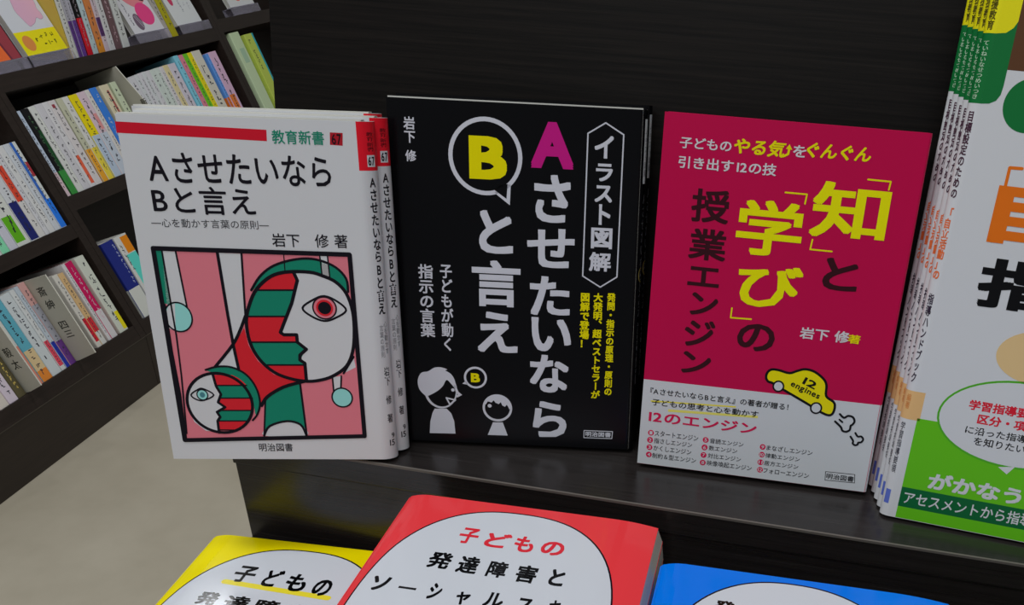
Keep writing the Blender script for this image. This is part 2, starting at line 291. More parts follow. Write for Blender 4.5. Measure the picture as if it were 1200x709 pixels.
ceiling_lamp(0.5, -1.1, 2.0, 1.2, 0.3, 12.5)
ceiling_lamp(-0.65, -0.2, 2.0, 1.2, 0.3, 20)
ceiling_lamp(-0.4, 1.4, 2.0, 1.2, 0.3, 17)
ceiling_lamp(-0.4, -2.6, 2.0, 1.2, 0.3, 13)
ceiling_lamp(-1.83, 1.86, 2.0, 0.12, 0.12, 3.0)
SC.view_settings.view_transform = 'Standard'; SC.view_settings.look = 'None'; SC.view_settings.gamma = 1.0
SC.view_settings.use_curve_mapping = False; SC.view_settings.exposure = 0.0
# ------------------------------------------------------------------ materials
def lin(h):
    out = []
    for i in (0, 2, 4):
        c = int(h[i:i+2], 16) / 255.0
        out.append(c / 12.92 if c <= 0.04045 else ((c + 0.055) / 1.055) ** 2.4)
    return out
MATS = {}
def paper(h, gloss=0.38, gain=1.9, kind='printed_paper'):
    key = (h, gloss, kind)
    if key in MATS: return MATS[key]
    m = bpy.data.materials.new('%s_%s' % (kind, h)); m.use_nodes = True
    b = m.node_tree.nodes['Principled BSDF']
    c = [v * gain for v in lin(h)]; cap = .79 + .17 * (1 - min(c) / max(max(c), 1e-6)) ** 2; k = min(1.0, cap / max(max(c), 1e-6)); c = [v * k for v in c]
    b.inputs['Base Color'].default_value = (*c, 1); b.inputs['Roughness'].default_value = gloss
    b.inputs['Specular IOR Level'].default_value = 0.24
    MATS[key] = m
    return m
def pages_mat():
    if 'pages' in MATS: return MATS['pages']
    m = bpy.data.materials.new('page_edges'); m.use_nodes = True; nt = m.node_tree; b = nt.nodes['Principled BSDF']
    tc = nt.nodes.new('ShaderNodeTexCoord'); mp = nt.nodes.new('ShaderNodeMapping'); mp.inputs['Scale'].default_value = (3, 3, 5200)
    n = nt.nodes.new('ShaderNodeTexNoise'); n.inputs['Scale'].default_value = 1.0; n.inputs['Detail'].default_value = 1
    r = nt.nodes.new('ShaderNodeValToRGB'); r.color_ramp.elements[0].position = .3; r.color_ramp.elements[1].position = .7
    r.color_ramp.elements[0].color = (.52, .50, .44, 1); r.color_ramp.elements[1].color = (.74, .73, .68, 1)
    L = nt.links.new; L(tc.outputs['Object'], mp.inputs[0]); L(mp.outputs[0], n.inputs['Vector']); L(n.outputs[0], r.inputs[0]); L(r.outputs[0], b.inputs['Base Color'])
    b.inputs['Roughness'].default_value = .8
    MATS['pages'] = m
    return m
def wood_mat(name, c0, c1, rough, scale, bump=.08):
    m = bpy.data.materials.new(name); m.use_nodes = True; nt = m.node_tree; b = nt.nodes['Principled BSDF']; L = nt.links.new
    tc = nt.nodes.new('ShaderNodeTexCoord'); mp = nt.nodes.new('ShaderNodeMapping'); mp.inputs['Scale'].default_value = scale
    n = nt.nodes.new('ShaderNodeTexNoise'); n.inputs['Scale'].default_value = 1.0; n.inputs['Detail'].default_value = 6; n.inputs['Roughness'].default_value = .65
    r = nt.nodes.new('ShaderNodeValToRGB'); r.color_ramp.elements[0].position = .38; r.color_ramp.elements[1].position = .72
    r.color_ramp.elements[0].color = (*c0, 1); r.color_ramp.elements[1].color = (*c1, 1)
    L(tc.outputs['Object'], mp.inputs[0]); L(mp.outputs[0], n.inputs['Vector']); L(n.outputs[0], r.inputs[0]); L(r.outputs[0], b.inputs['Base Color'])
    rr = nt.nodes.new('ShaderNodeMapRange'); rr.inputs['To Min'].default_value = rough - .06; rr.inputs['To Max'].default_value = rough + .08
    L(n.outputs[0], rr.inputs[0]); L(rr.outputs[0], b.inputs['Roughness'])
    bp = nt.nodes.new('ShaderNodeBump'); bp.inputs['Strength'].default_value = bump; bp.inputs['Distance'].default_value = .001
    L(n.outputs[0], bp.inputs['Height']); L(bp.outputs[0], b.inputs['Normal'])
    return m
WOOD = wood_mat('dark_wood_laminate', (.013, .0105, .0102), (.034, .028, .0265), .30, (9, 420, 420))
GLOSSWOOD = wood_mat('glossy_dark_laminate', (.016, .0132, .0125), (.028, .0235, .0225), .24, (9, 420, 420), .012)
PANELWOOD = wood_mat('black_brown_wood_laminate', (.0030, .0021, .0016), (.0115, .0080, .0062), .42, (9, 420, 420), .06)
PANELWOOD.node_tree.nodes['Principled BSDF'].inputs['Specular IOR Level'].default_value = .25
CASEWOOD = wood_mat('dark_brown_case_laminate', (.0185, .0110, .0082), (.031, .0200, .0155), .42, (10, 160, 160), .04)
EDGE = paper('6c6660', .35, 1.0, 'laminate_edge_and_highlight')  # shelf edge colour; also stands in for the highlight on the plinths
def floor_mat():
    m = bpy.data.materials.new('beige_floor_vinyl'); m.use_nodes = True; nt = m.node_tree; b = nt.nodes['Principled BSDF']; L = nt.links.new
    tc = nt.nodes.new('ShaderNodeTexCoord'); n = nt.nodes.new('ShaderNodeTexNoise'); n.inputs['Scale'].default_value = 6; n.inputs['Detail'].default_value = 8; n.inputs['Roughness'].default_value = .6
    r = nt.nodes.new('ShaderNodeValToRGB'); r.color_ramp.elements[0].position = .3; r.color_ramp.elements[1].position = .75
    r.color_ramp.elements[0].color = (.425, .375, .285, 1); r.color_ramp.elements[1].color = (.52, .465, .365, 1)
    L(tc.outputs['Object'], n.inputs['Vector']); L(n.outputs[0], r.inputs[0]); L(r.outputs[0], b.inputs['Base Color'])
    b.inputs['Roughness'].default_value = .42
    return m
def acrylic_mat():
    m = bpy.data.materials.new('clear_acrylic'); m.use_nodes = True; b = m.node_tree.nodes['Principled BSDF']
    b.inputs['Base Color'].default_value = (.86, .83, .95, 1); b.inputs['Roughness'].default_value = .12
    b.inputs['Transmission Weight'].default_value = .86; b.inputs['IOR'].default_value = 1.2
    return m
ACRYLIC = acrylic_mat()
# ------------------------------------------------------------------ mesh building
class MB:
    def __init__(s): s.v = []; s.f = []; s.mi = []; s.m = []
    def mat(s, m):
        if m not in s.m: s.m.append(m)
        return s.m.index(m)
    def add(s, vs, fs, m):
        k = len(s.v); i = s.mat(m); s.v += [tuple(p) for p in vs]
        for f in fs: s.f.append([k + a for a in f]); s.mi.append(i)
    def box(s, x0, x1, y0, y1, z0, z1, m):
        s.add([(x0,y0,z0),(x1,y0,z0),(x1,y1,z0),(x0,y1,z0),(x0,y0,z1),(x1,y0,z1),(x1,y1,z1),(x0,y1,z1)],
              [(0,3,2,1),(4,5,6,7),(0,1,5,4),(1,2,6,5),(2,3,7,6),(3,0,4,7)], m)
    def build(s, name, parent=None, bevel=0):
        me = bpy.data.meshes.new(name); me.from_pydata(s.v, [], s.f); me.update()
        for m in s.m: me.materials.append(m)
        me.polygons.foreach_set('material_index', s.mi)
        o = bpy.data.objects.new(name, me); COL.objects.link(o)
        if parent: o.parent = parent
        if bevel:
            b = o.modifiers.new('bevel', 'BEVEL'); b.width = bevel; b.segments = 2; b.limit_method = 'ANGLE'
        return o
def thing(name, label, cat, mw=None, group=None):
    o = bpy.data.objects.new(name, None); COL.objects.link(o); o.empty_display_size = .03
    o['label'] = label; o['category'] = cat
    if group: o['group'] = group
    if mw is not None: o.matrix_world = mw
    return o
def copy_thing(src, mw, label, group=None):
    c = src.copy(); COL.objects.link(c); c.matrix_world = mw; c['label'] = label
    if group: c['group'] = group
    for ch in list(src.children):
        d = ch.copy(); COL.objects.link(d); d.parent = c
    return c
def frame(loc, cx, cy, cz):
    cx, cy, cz = Vector(cx), Vector(cy), Vector(cz)
    return Matrix(((cx.x, cy.x, cz.x, loc[0]), (cx.y, cy.y, cz.y, loc[1]), (cx.z, cy.z, cz.z, loc[2]), (0, 0, 0, 1)))
# ------------------------------------------------------------------ lettering
_tc = bpy.data.curves.new('lettering', 'FONT'); _to = bpy.data.objects.new('lettering', _tc); COL.objects.link(_to)
_tc.size = 1.0; _tc.resolution_u = 3; _tc.fill_mode = 'FRONT'
_G = {}
def glyph(ch, bold):
    k = (ch, bold)
    if k not in _G:
        _tc.body = ch
        dg = bpy.context.evaluated_depsgraph_get(); dg.update()
        me = bpy.data.meshes.new_from_object(_to.evaluated_get(dg))
        v0 = [(v.co.x, v.co.y) for v in me.vertices]; f0 = [list(p.vertices) for p in me.polygons]; gv, gf = [], []
        b = bold * .72
        for dx, dy in ([(0, 0)] if b <= 0 else [(b, 0), (-b, 0), (0, b), (0, -b)] if b < .015 else [(b * i, b * j) for i, j in ((-1, -1), (1, -1), (1, 1), (-1, 1), (0, 1), (0, -1), (1, 0), (-1, 0), (0, 0))]):
            k0 = len(gv); dl = len(gv) / max(len(v0), 1) * .14; gv += [(x + dx, y + dy, dl) for x, y in v0]; gf += [[k0 + i for i in f] for f in f0]
        _G[k] = (gv, gf)
        bpy.data.meshes.remove(me)
    return _G[k]
ROT = 'ー―・'
def text_geo(s, bold, vert):
    vs, fs = [], []; x = 0.0; y = 0.0
    for ch in s:
        if ch == ' ': x += .35; y -= .35; continue
        if ch == '　': x += 1.0; y -= 1.0; continue
        gv, gf = glyph(ch, bold)
        if vert:
            if ch == 'ー': gv = [(1 - (.5 - (b - .38)), .38 + (a - .5), c) for a, b, c in gv]
            if ch in '、。': gv = [(a + .6, b + .6, c) for a, b, c in gv]
            if ch in 'ぁぃぅぇぉっゃゅょァィゥェォッャュョ': gv = [(a + .08, b + .08, c) for a, b, c in gv]
            if ord(ch) < 128:
                w = max(v[0] for v in gv) + min(v[0] for v in gv); gv = [(a + .5 - w / 2, b, c) for a, b, c in gv]
            q = [(a, b + y, c) for a, b, c in gv]; y -= 1.0
        else:
            q = [(a + x, b, c) for a, b, c in gv]
            x += (max(v[0] for v in gv) + .07) if ord(ch) < 128 else 1.0
        k = len(vs); vs += q; fs += [[k + i for i in f] for f in gf]
    return vs, fs
LZ = 0.00004
def smooth(pts, closed):
    out = []; n = len(pts)
    for i in range(n if closed else n - 1):
        g = (lambda k: pts[k % n]) if closed else (lambda k: pts[min(max(k, 0), n - 1)])
        p0, p1, p2, p3 = g(i - 1), g(i), g(i + 1), g(i + 2)
        for s in range(4):
            t = s / 4; out.append(tuple(.5 * (2 * p1[k] + (p2[k] - p0[k]) * t + (2 * p0[k] - 5 * p1[k] + 4 * p2[k] - p3[k]) * t * t + (3 * p1[k] - p0[k] - 3 * p2[k] + p3[k]) * t ** 3) for k in (0, 1)))
    if not closed: out.append(tuple(pts[-1]))
    return out
def render_art(mb, prims, mp, gloss, oz=0.0):
    """lay printed shapes on a surface; mp(x_mm, y_mm, height_m) -> local point"""
    def put(vs, fs, col, z): mb.add([mp(v[0], v[1], oz + (z + (v[2] if len(v) > 2 else 0)) * LZ) for v in vs], fs, paper(col, gloss))
    for p in prims:
        t, col, z = p[0], p[1], p[2]
        if t == 'PS': t = 'P'; p = ['P', col, z, smooth(p[3], 1)]
        if t == 'LS': t = 'L'; p = ['L', col, z, p[3], p[4], smooth(p[5], p[4])]
        if t == 'P':
            pts = p[3]
            tri = tessellate_polygon([[Vector((a, b, 0)) for a, b in pts]])
            fs = []
            for a, b, c in tri:
                (ax, ay), (bx, by), (cx, cy) = pts[a], pts[b], pts[c]
                fs.append((a, b, c) if (bx-ax)*(cy-ay)-(by-ay)*(cx-ax) > 0 else (a, c, b))
            put(pts, fs, col, z)
        elif t == 'Q':   # upright strip, cut fine so that it follows a rounded spine
            x0, x1, y0, y1 = p[3:7]; n = max(1, int(abs(x1 - x0) / .7))
            q = [(x0 + (x1 - x0) * i / n, y) for i in range(n + 1) for y in (y0, y1)]
            put(q, [(2 * i, 2 * i + 2, 2 * i + 3, 2 * i + 1) for i in range(n)], col, z)
        elif t == 'T' or t == 'R':
            if t == 'T': s, x0, y1, x1, y0, bold, vert, sh = p[3:11]
            else: s, cx, cy, ang, w, h, bold = p[3:10]; vert = 0; sh = 0
            vs, fs = text_geo(s, bold, vert)
            if not vs: continue
            if sh: vs = [(a + sh * b, b, c) for a, b, c in vs]
            a0 = min(v[0] for v in vs); a1 = max(v[0] for v in vs); b0 = min(v[1] for v in vs); b1 = max(v[1] for v in vs)
            if t == 'T': vs = [(x0 + (a - a0) / (a1 - a0) * (x1 - x0), y0 + (b - b0) / max(b1 - b0, 1e-6) * (y1 - y0), c) for a, b, c in vs]
            else:
                ca, sa = math.cos(math.radians(ang)), math.sin(math.radians(ang)); q = []
                for a, b, c in vs:
                    u = ((a - a0) / (a1 - a0) - .5) * w; v = ((b - b0) / (b1 - b0) - .5) * h
                    q.append((cx + ca * u - sa * v, cy + sa * u + ca * v, c))
                vs = q
            put(vs, fs, col, z)
        elif t == 'L':
            w, closed, pts = p[3], p[4], p[5]; n = len(pts); h = w / 2
            for i in range(n if closed else n - 1):
                (ax, ay), (bx, by) = pts[i], pts[(i + 1) % n]; dx, dy = bx - ax, by - ay; l = math.hypot(dx, dy) or 1
                nx, ny = -dy / l * h, dx / l * h
                put([(ax - nx, ay - ny), (bx - nx, by - ny), (bx + nx, by + ny), (ax + nx, ay + ny)], [(0, 1, 2, 3)], col, z + .12 * (i % 3))
            for i, (ax, ay) in enumerate(pts):
                put([(ax + h * math.cos(t_ * math.pi / 5), ay + h * math.sin(t_ * math.pi / 5)) for t_ in range(10)], [tuple(range(10))], col, z + .4 + .12 * (i % 3))
        elif t == 'E':
            cx, cy, rx, ry, ring = p[3:8]; n = 48
            o = [(cx + rx * math.cos(2 * math.pi * i / n), cy + ry * math.sin(2 * math.pi * i / n)) for i in range(n)]
            if not ring: put(o, [tuple(range(n))], col, z)
            else:
                q = [(cx + (rx - ring) * math.cos(2 * math.pi * i / n), cy + (ry - ring) * math.sin(2 * math.pi * i / n)) for i in range(n)]
                put(o + q, [(i, (i + 1) % n, n + (i + 1) % n, n + i) for i in range(n)], col, z)
# ------------------------------------------------------------------ paperbacks that stand upright
def arc_profile(W, T, a, b, rb):
    """cross-section of a cover: fore edge -> front -> rounded spine -> back (x right, z towards the viewer), millimetres"""
    pts = [(0, 0), (W * .25, 0), (W * .5, 0), (W * .75, 0)]
    for i in range(11):
        t = i / 10 * math.pi / 2; pts.append((W + a * math.sin(t), -b * (1 - math.cos(t))))
    for i in range(6):
        t = i / 5 * math.pi / 2; pts.append((W + a - rb * (1 - math.cos(t)), -(T - rb) - rb * math.sin(t)))
    pts += [(W * .5, -T), (0, -T)]
    return pts
def profile_at(pts, W):
    """mapping of printed position: x up to W lies on the front, beyond W it follows the spine by arc length"""
    i0 = 4; seg = [(pts[i], pts[i + 1]) for i in range(i0, len(pts) - 1)]
    def f(x):
        if x <= W: return (x, 0.0, 0.0, 1.0)
        s = x - W
        for (ax, az), (bx, bz) in seg:
            l = math.hypot(bx - ax, bz - az)
            if l < 1e-9: continue
            if s <= l:
                k = s / l; return (ax + (bx - ax) * k, az + (bz - az) * k, -(bz - az) / l, (bx - ax) / l)
            s -= l
        return (pts[-1][0], pts[-1][1], 0.0, -1.0)
    return f
def make_book(root, W, H, T, a, b, rb, base, art, gloss, left=False, spine_art=(), plain_back=None, lip=0.4):
    """front cover lies in local z=0 with its lower fore-edge corner (or spine fold when left) at the origin"""
    pts = arc_profile(W, T, a, b, rb); at = profile_at(pts, W)
    sx = (lambda x: (W - x) * .001) if left else (lambda x: x * .001)
    mb = MB(); m = paper(base, gloss); n = len(pts)
    outer = [(sx(x), z * .001) for x, z in pts]
    # inner line, a cover's thickness inside
    inn = []
    for i, (x, z) in enumerate(pts):
        x0, z0 = pts[max(i - 1, 0)]; x1, z1 = pts[min(i + 1, n - 1)]; l = math.hypot(x1 - x0, z1 - z0) or 1
        nx, nz = -(z1 - z0) / l, (x1 - x0) / l
        inn.append((sx(x - nx * .35), (z - nz * .35) * .001))
    vs = []
    for (x, z), (xi, zi) in zip(outer, inn): vs += [(x, 0, z), (x, H * .001, z), (xi, 0, zi), (xi, H * .001, zi)]
    fs = []
    for i in range(n - 1):
        k, j = 4 * i, 4 * (i + 1)
        q = [(k, j, j + 1, k + 1), (k + 2, k + 3, j + 3, j + 2), (k + 1, j + 1, j + 3, k + 3), (k, k + 2, j + 2, j)]
        fs += [f[::-1] for f in q] if left else q
    e = 4 * (n - 1); fs += [(0, 1, 3, 2), (e, e + 2, e + 3, e + 1)]
    mb.add(vs, fs, m)
    def mp(x, y, h):
        if left:   # x measured rightwards from the spine fold; negative x runs on to the spine
            px, pz, nx, nz = at(W - x); return ((W - px) * .001 - nx * h, y * .001, pz * .001 + nz * h)
        px, pz, nx, nz = at(x); return (px * .001 + nx * h, y * .001, pz * .001 + nz * h)
    render_art(mb, art, mp, gloss)
    if spine_art: render_art(mb, spine_art, mp, gloss)
    mb.build('cover', root)
    pb = MB(); x1 = W + min(a, b) * .4
    xa, xb = sorted((sx(.8), sx(x1)))
    pb.box(xa, xb, .0004, (H - lip) * .001, -(T - .45) * .001, -.00045, pages_mat())
    pb.build('page_block', root)
    return root
def stand(p, dx=0.0, dback=0.0, yaw=0.0, lean=0.0):
    """matrix of a standing book: placed along its own frame, leaning back"""
    a, l = p['yaw'] + yaw, p['lean'] + lean
    rr = Vector((math.cos(a), math.sin(a), 0)); n = Vector((-math.sin(a), math.cos(a), 0))
    up = math.cos(l) * Vector((0, 0, 1)) + math.sin(l) * n
    return frame(Vector(p['loc']) + Vector((0, 0, .0005)) + rr * dx + n * dback, rr, up, rr.cross(up))

# ------------------------------------------------------------------ the setting: floor
mb = MB(); mb.box(-3.2, 2.2, -2.2, 3.4, -.755, -.735, floor_mat()); fl = mb.build('floor'); fl['kind'] = 'structure'
mb = MB(); mb.box(-3.2, 2.2, 3.4, 3.5, -.755, 2.3, paper('b4b2ac', .7, 1.0, 'wall_paint')); wl_ = mb.build('wall_back'); wl_['kind'] = 'structure'
# ------------------------------------------------------------------ display stand the front books stand on
XL, XR, LEDGE = -.137, .95, -.080
ds = thing('display_stand', 'dark wood-grain display stand with tall back board, raised shelf and lower ledge', 'display stand', Matrix.Translation((0, 0, -.735)))
def dpart(name, boxes, mat, bevel=.0006):
    m = MB()
    for b in boxes: m.box(b[0], b[1], b[2], b[3], b[4] + .735, b[5] + .735, mat)
    return m.build(name, ds, bevel)
dpart('shelf', [(XL, XR, 0, .16, -.018, 0)], GLOSSWOOD)
dpart('riser', [(XL + .0005, XR, .0015, .018, LEDGE, -.0185)], GLOSSWOOD)
dpart('lower_ledge', [(XL, XR, -.34, .02, LEDGE - .02, LEDGE)], WOOD)
dpart('base_panel', [(XL + .005, XR - .005, -.325, .15, -.735, LEDGE - .02)], WOOD)
pl_ = .19
m = MB(); t = .018; y0 = .090; hz = .75
c_, s_ = math.cos(pl_), math.sin(pl_)
def pp(x, up, d): return (x, y0 + s_ * up + c_ * d, .735 + c_ * up - s_ * d)
xb = XL - .006
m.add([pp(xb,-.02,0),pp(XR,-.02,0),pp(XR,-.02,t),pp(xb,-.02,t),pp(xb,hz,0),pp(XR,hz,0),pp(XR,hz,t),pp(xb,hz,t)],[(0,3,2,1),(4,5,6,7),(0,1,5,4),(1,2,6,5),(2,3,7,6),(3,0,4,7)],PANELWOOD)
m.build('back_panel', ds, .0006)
m = MB(); m.box(XL, XR, -.0006, .0008, .735 - .0014, .735 + .0002, EDGE); m.build('edge_strip', ds)
# ------------------------------------------------------------------ white paperbacks
INK, RED_, WHITE_ = '0d0a12', 'b80f20', 'd2d3d6'
W_, H_ = 127.4, 200.5
sp = [['Q', RED_, 1, W_ + .2, W_ + 16, 174.5, H_ - .1],
      ['T', '5a0a12', 2, '教育', W_ + 5.4, 195, W_ + 9.6, 190.2, .02, 1, 0], ['T', '5a0a12', 2, '新書', W_ + 5.4, 189.6, W_ + 9.6, 184.8, .02, 1, 0],
      ['Q', WHITE_, 2, W_ + 5, W_ + 10, 176.5, 182.8], ['T', INK, 3, '67', W_ + 5.5, 182, W_ + 9.5, 177.2, .03, 0, 0],
      ['T', INK, 2, 'Aさせたいなら', W_ + 4.8, 170.5, W_ + 9.6, 123.5, .03, 1, 0], ['T', INK, 2, 'Bと言え', W_ + 4.8, 121.5, W_ + 9.6, 92.5, .03, 1, 0],
      ['T', '55555a', 2, '心を動かす', W_ + 7.4, 88, W_ + 10, 68, 0, 1, 0], ['T', '55555a', 2, '言葉の原則', W_ + 4.6, 86, W_ + 7, 66, 0, 1, 0],
      ['T', INK, 2, '岩下　修　著', W_ + 5.4, 60, W_ + 9.2, 24, .02, 1, 0], ['T', INK, 2, '9', W_ + 7.4, 17, W_ + 9.6, 13.6, .02, 0, 0], ['T', INK, 2, '15', W_ + 5.8, 12.6, W_ + 9.4, 8.6, .02, 0, 0]]
wb = thing('paperback_book', 'white paperback with a cubist face on its cover, foremost of three copies', 'book', stand(PLACE['w']), 'white paperbacks standing on the shelf')
make_book(wb, W_, H_, 10, 9, 7.5, 2, WHITE_, ART['white'], .38, spine_art=sp, lip=-.8)
copy_thing(wb, stand(PLACE['w'], .0055, .0106, .0, .0), 'white paperback behind the foremost white one, only its red and white spine showing')
copy_thing(wb, stand(PLACE['w'], .0005, .0212, .0, .0), 'rearmost white paperback, just a sliver of spine beside the black book')
# ------------------------------------------------------------------ black paperbacks
BK_ = '060608'; W_ = 146.6
sp = [['Q', 'a4a6a8', 1, W_ + 4, W_ + 7.2, 168, 204],
      ['T', '6a6a6e', 2, 'イラスト図解', W_ + 4.4, 198, W_ + 6.8, 172, .02, 1, 0],
      ['T', '505054', 1, 'Aさせたいならと言え', W_ + 4.6, 162, W_ + 8.5, 88, .02, 1, 0], ['E', '8a7a40', 1, W_ + 6.5, 114, 2.6, 4.5, .5], ['T', '66666a', 1, '子どもが動く指示の言葉', W_ + 5, 84, W_ + 6.6, 44, 0, 1, 0]]
kb = thing('paperback_book', 'glossy black paperback with white lettering and a speech bubble, fully visible', 'book', stand(PLACE['k']), 'black paperbacks standing on the shelf')
make_book(kb, W_, 209, 12, 5, 5.5, 2, BK_, ART['black'], .2, spine_art=sp, lip=-.8)
k2_ = copy_thing(kb, stand(PLACE['k'], .0025, .0135, 0), 'black paperback hidden behind the front black one, only its dark spine showing at right')
for o in k2_.children:
    if o.name.startswith('page_block'): o.scale = (1, .985, 1)
# ------------------------------------------------------------------ pink paperback
W_ = 144.6
pk = thing('paperback_book', 'magenta pink paperback with yellow lettering and a yellow car above its white lower part', 'book', stand(PLACE['p']))
make_book(pk, W_, 211.6, 15, 1.6, 2.5, 1.5, '9a0438', [['P', 'a4a7aa', 1, [(0, .1), (144.5, .1), (144.5, 57.5), (0, 56.4)]], ['Q', 'a4a7aa', 1, 144.5, 148, .1, 57.5]] + ART['pink'] + ART['obi'], .36)
# ------------------------------------------------------------------ green and white guide books, spine on the left
GH = 297
gsp = [['Q', '0c5a2a', 1, 0, -9.6, 233, 265.5], ['Q', 'c8c010', 1, 0, -9.6, 265.5, GH - .2],
       ['P', '0c5a2a', 2, [(0, 233), (4, 233.4), (7, 235), (8.6, 238), (9, 242), (9, 271.5), (7.5, 268.5), (4.5, 266.1), (0, 265.5)]],
       ['P', 'c8c010', 2, [(0, 265.5), (4.5, 266.1), (7.5, 268.5), (9, 271.5), (9, GH - .2), (0, GH - .2)]],
       ['T', 'a8c4a8', 3, 'ていねいなせつめいつき', -5.4, 262, -2.2, 235, .02, 1, 0], ['T', '4a4410', 3, '特別支援教育', -5.6, 294, -2, 267, .03, 1, 0],
       ['T', '3a2230', 2, '目標設定のための', -5.4, 229, -1.8, 186, .04, 1, 0], ['T', 'b85a30', 2, '「自立活動」の', -5.6, 181, -1.6, 143, .05, 1, 0],
       ['T', '2a2030', 2, '指導ハンドブック', -5.2, 135, -1.9, 84, .03, 1, 0], ['Q', 'c09a68', 1, 0, -9, 62, 79], ['Q', 'c09a68', 1, 5, 0, 62, 79], ['T', 'a86a38', 2, '編著', -5, 77, -2.4, 68, .02, 1, 0],
       ['T', '2a2a34', 2, '学習指導要領', -5, 60, -2.2, 28, .02, 1, 0], ['Q', '4a5aa0', 2, -2.2, -5.4, 8, 17]]
gb = thing('guide_book', 'tall white and green book at the right edge, foremost of five, its cover visible', 'book', stand(PLACE['g']), 'green and white guide books in a row')
make_book(gb, 182, GH, 7, 6, 4.5, 1.5, WHITE_, ART['green'], .4, left=True, spine_art=gsp)
for i, w in enumerate(('second of the five green and white books, just behind the foremost', 'middle one of the five green and white books, seen by its narrow spine', 'fourth of the five green and white books counting from the front', 'rearmost of the five green and white books, its spine nearest the dark board')):
    copy_thing(gb, stand(PLACE['g'], -.0022 * (i + 1), .0076 * (i + 1), .004 * (i + 1)), w)
# ------------------------------------------------------------------ books lying flat below, spine on the left
def oval_strip(mb, mp, cx, cy, rx, ry, n, col, gloss, z):
    xs = [cx + rx * math.sin(math.pi / 2 * (i / 24)) for i in range(-24, 25)]
    vs = []
    for x in xs:
        k = ry * max(0, 1 - abs((x - cx) / rx) ** n) ** (1 / n); vs += [mp(x, cy - k, z * LZ), mp(x, cy + k, z * LZ)]
    mb.add(vs, [(2 * i, 2 * i + 2, 2 * i + 3, 2 * i + 1) for i in range(len(xs) - 1)], paper(col, gloss))
def make_flat_book(root, col, art, T, bow, shape, page=None, W=156, H=220, gloss=.11, skew=0.0):
    """origin at the spine-side corner of the far top edge, cover facing up; x right, y away from the viewer"""
    def dz(x):
        d = 0
        if x < 14: d += 3.2 * ((14 - x) / 14) ** 2
        if x > 128: d += 2.6 * ((x - 128) / (W - 128)) ** 2
        return -d * bow
    mp = lambda x, y, h: (x * .001, (y - H) * .001, dz(x) * .001 + h)
    mb = MB(); m = paper(col, gloss)
    xs = [0, .6, 1.5, 3, 5, 8, 11, 14] + list(range(20, 128, 12)) + [128, 133, 138, 143, 147, 150, 153, W - 1, W]
    def rim(x): return -.8 * (1 - min(1, x / 1.5)) ** 2
    vs = []
    for x in xs:
        z = dz(x) + rim(x); vs += [(x * .001, -H * .001, z * .001), (x * .001, 0, z * .001), (x * .001, -H * .001, (z - .4) * .001), (x * .001, 0, (z - .4) * .001)]
    fs = []
    for i in range(len(xs) - 1):
        k, j = 4 * i, 4 * i + 4; fs += [(k, j, j + 1, k + 1), (k + 2, k + 3, j + 3, j + 2), (k + 1, j + 1, j + 3, k + 3), (k, k + 2, j + 2, j)]
    e = 4 * (len(xs) - 1); fs += [(e, e + 2, e + 3, e + 1)]
    mb.add(vs, fs, m)
    z0 = dz(0) - .8
    mb.box(-.0003, .0001, -H * .001, 0, -T * .001, z0 * .001, m); mb.box(-.0003, (W + skew) * .001, -H * .001, 0, -T * .001, -(T - .4) * .001, m)
    if shape:
        cx, cy, rx, ry, n = shape
        oval_strip(mb, mp, cx, cy, rx, ry, n, '0d0a12', gloss, 1); oval_strip(mb, mp, cx, cy, rx - 1.0, ry - 1.15, n, 'd2d6de', gloss, 3)
    render_art(mb, art, mp, gloss)
    mb.build('cover', root)
    pb = MB(); vs = []
    for x in xs[1:-2] + [W - .9, W - .12]:
        z = dz(x) - .45 + rim(x); vs += [(x * .001, (-H + .8) * .001, z * .001), (x * .001, -.0006, z * .001), ((x + skew * x / W) * .001, (-H + .8) * .001, -(T - .42) * .001), ((x + skew * x / W) * .001, -.0006, -(T - .42) * .001)]
    n = len(xs) - 1; fs = []
    for i in range(n - 1):
        k, j = 4 * i, 4 * i + 4; fs += [(k, j, j + 1, k + 1), (k + 2, k + 3, j + 3, j + 2), (k + 1, j + 1, j + 3, k + 3), (k, k + 2, j + 2, j)]
    e = 4 * (n - 1); fs += [(0, 1, 3, 2), (e, e + 2, e + 3, e + 1)]
    pb.add(vs, fs, page or pages_mat()); pb.build('page_block', root)
def lie(p, dz=0.0, dx=0.0, dy=0.0, da=0.0):
    return Matrix.Translation((p['loc'][0] + dx, p['loc'][1] + dy, p['loc'][2] + dz)) @ Matrix.Rotation(p['ang'] + da, 4, 'Z')
OV = (74.2, 112, 69.6, 101, 2.45)
rb_ = thing('lying_book', 'red book lying face up, topmost of the middle stack, title in a white oval', 'book', lie(PLACE['red']), 'red books in the middle stack')
make_flat_book(rb_, 'bc2f34', ART['redbook'], 12.2, 1, OV, skew=3.2)
rf = thing('lying_book', 'red book lying second from the top of the middle stack', 'book', lie(PLACE['red'], -.0125, .0034, -.0005, -.002), 'red books in the middle stack')
make_flat_book(rf, 'bc2f34', [], 12.2, 0, OV, skew=1.2)
for i, w in enumerate(('third', 'fourth', 'fifth')):
    copy_thing(rf, lie(PLACE['red'], -.0125 * (i + 2), (.0042, .0050, .0052)[i], 0, (.001, -.001, .001)[i]), 'red book lying %s from the top of the middle stack' % w)
copy_thing(rf, lie(PLACE['red'], -.0625 + .0, .005, 0, 0), 'red book at the very bottom of the middle stack, on the ledge')
yb = thing('lying_book', 'yellow book lying face up at left, overhanging the end of the ledge', 'book', lie(PLACE['yellow']))
make_flat_book(yb, 'd0c000', ART['yellowbook'], 12.2, 1, (72.5, 112, 69.6, 100.5, 2.45))
bb = thing('lying_book', 'bright blue book lying face up at right, topmost of its stack', 'book', lie(PLACE['blue']), 'blue books in the right stack')
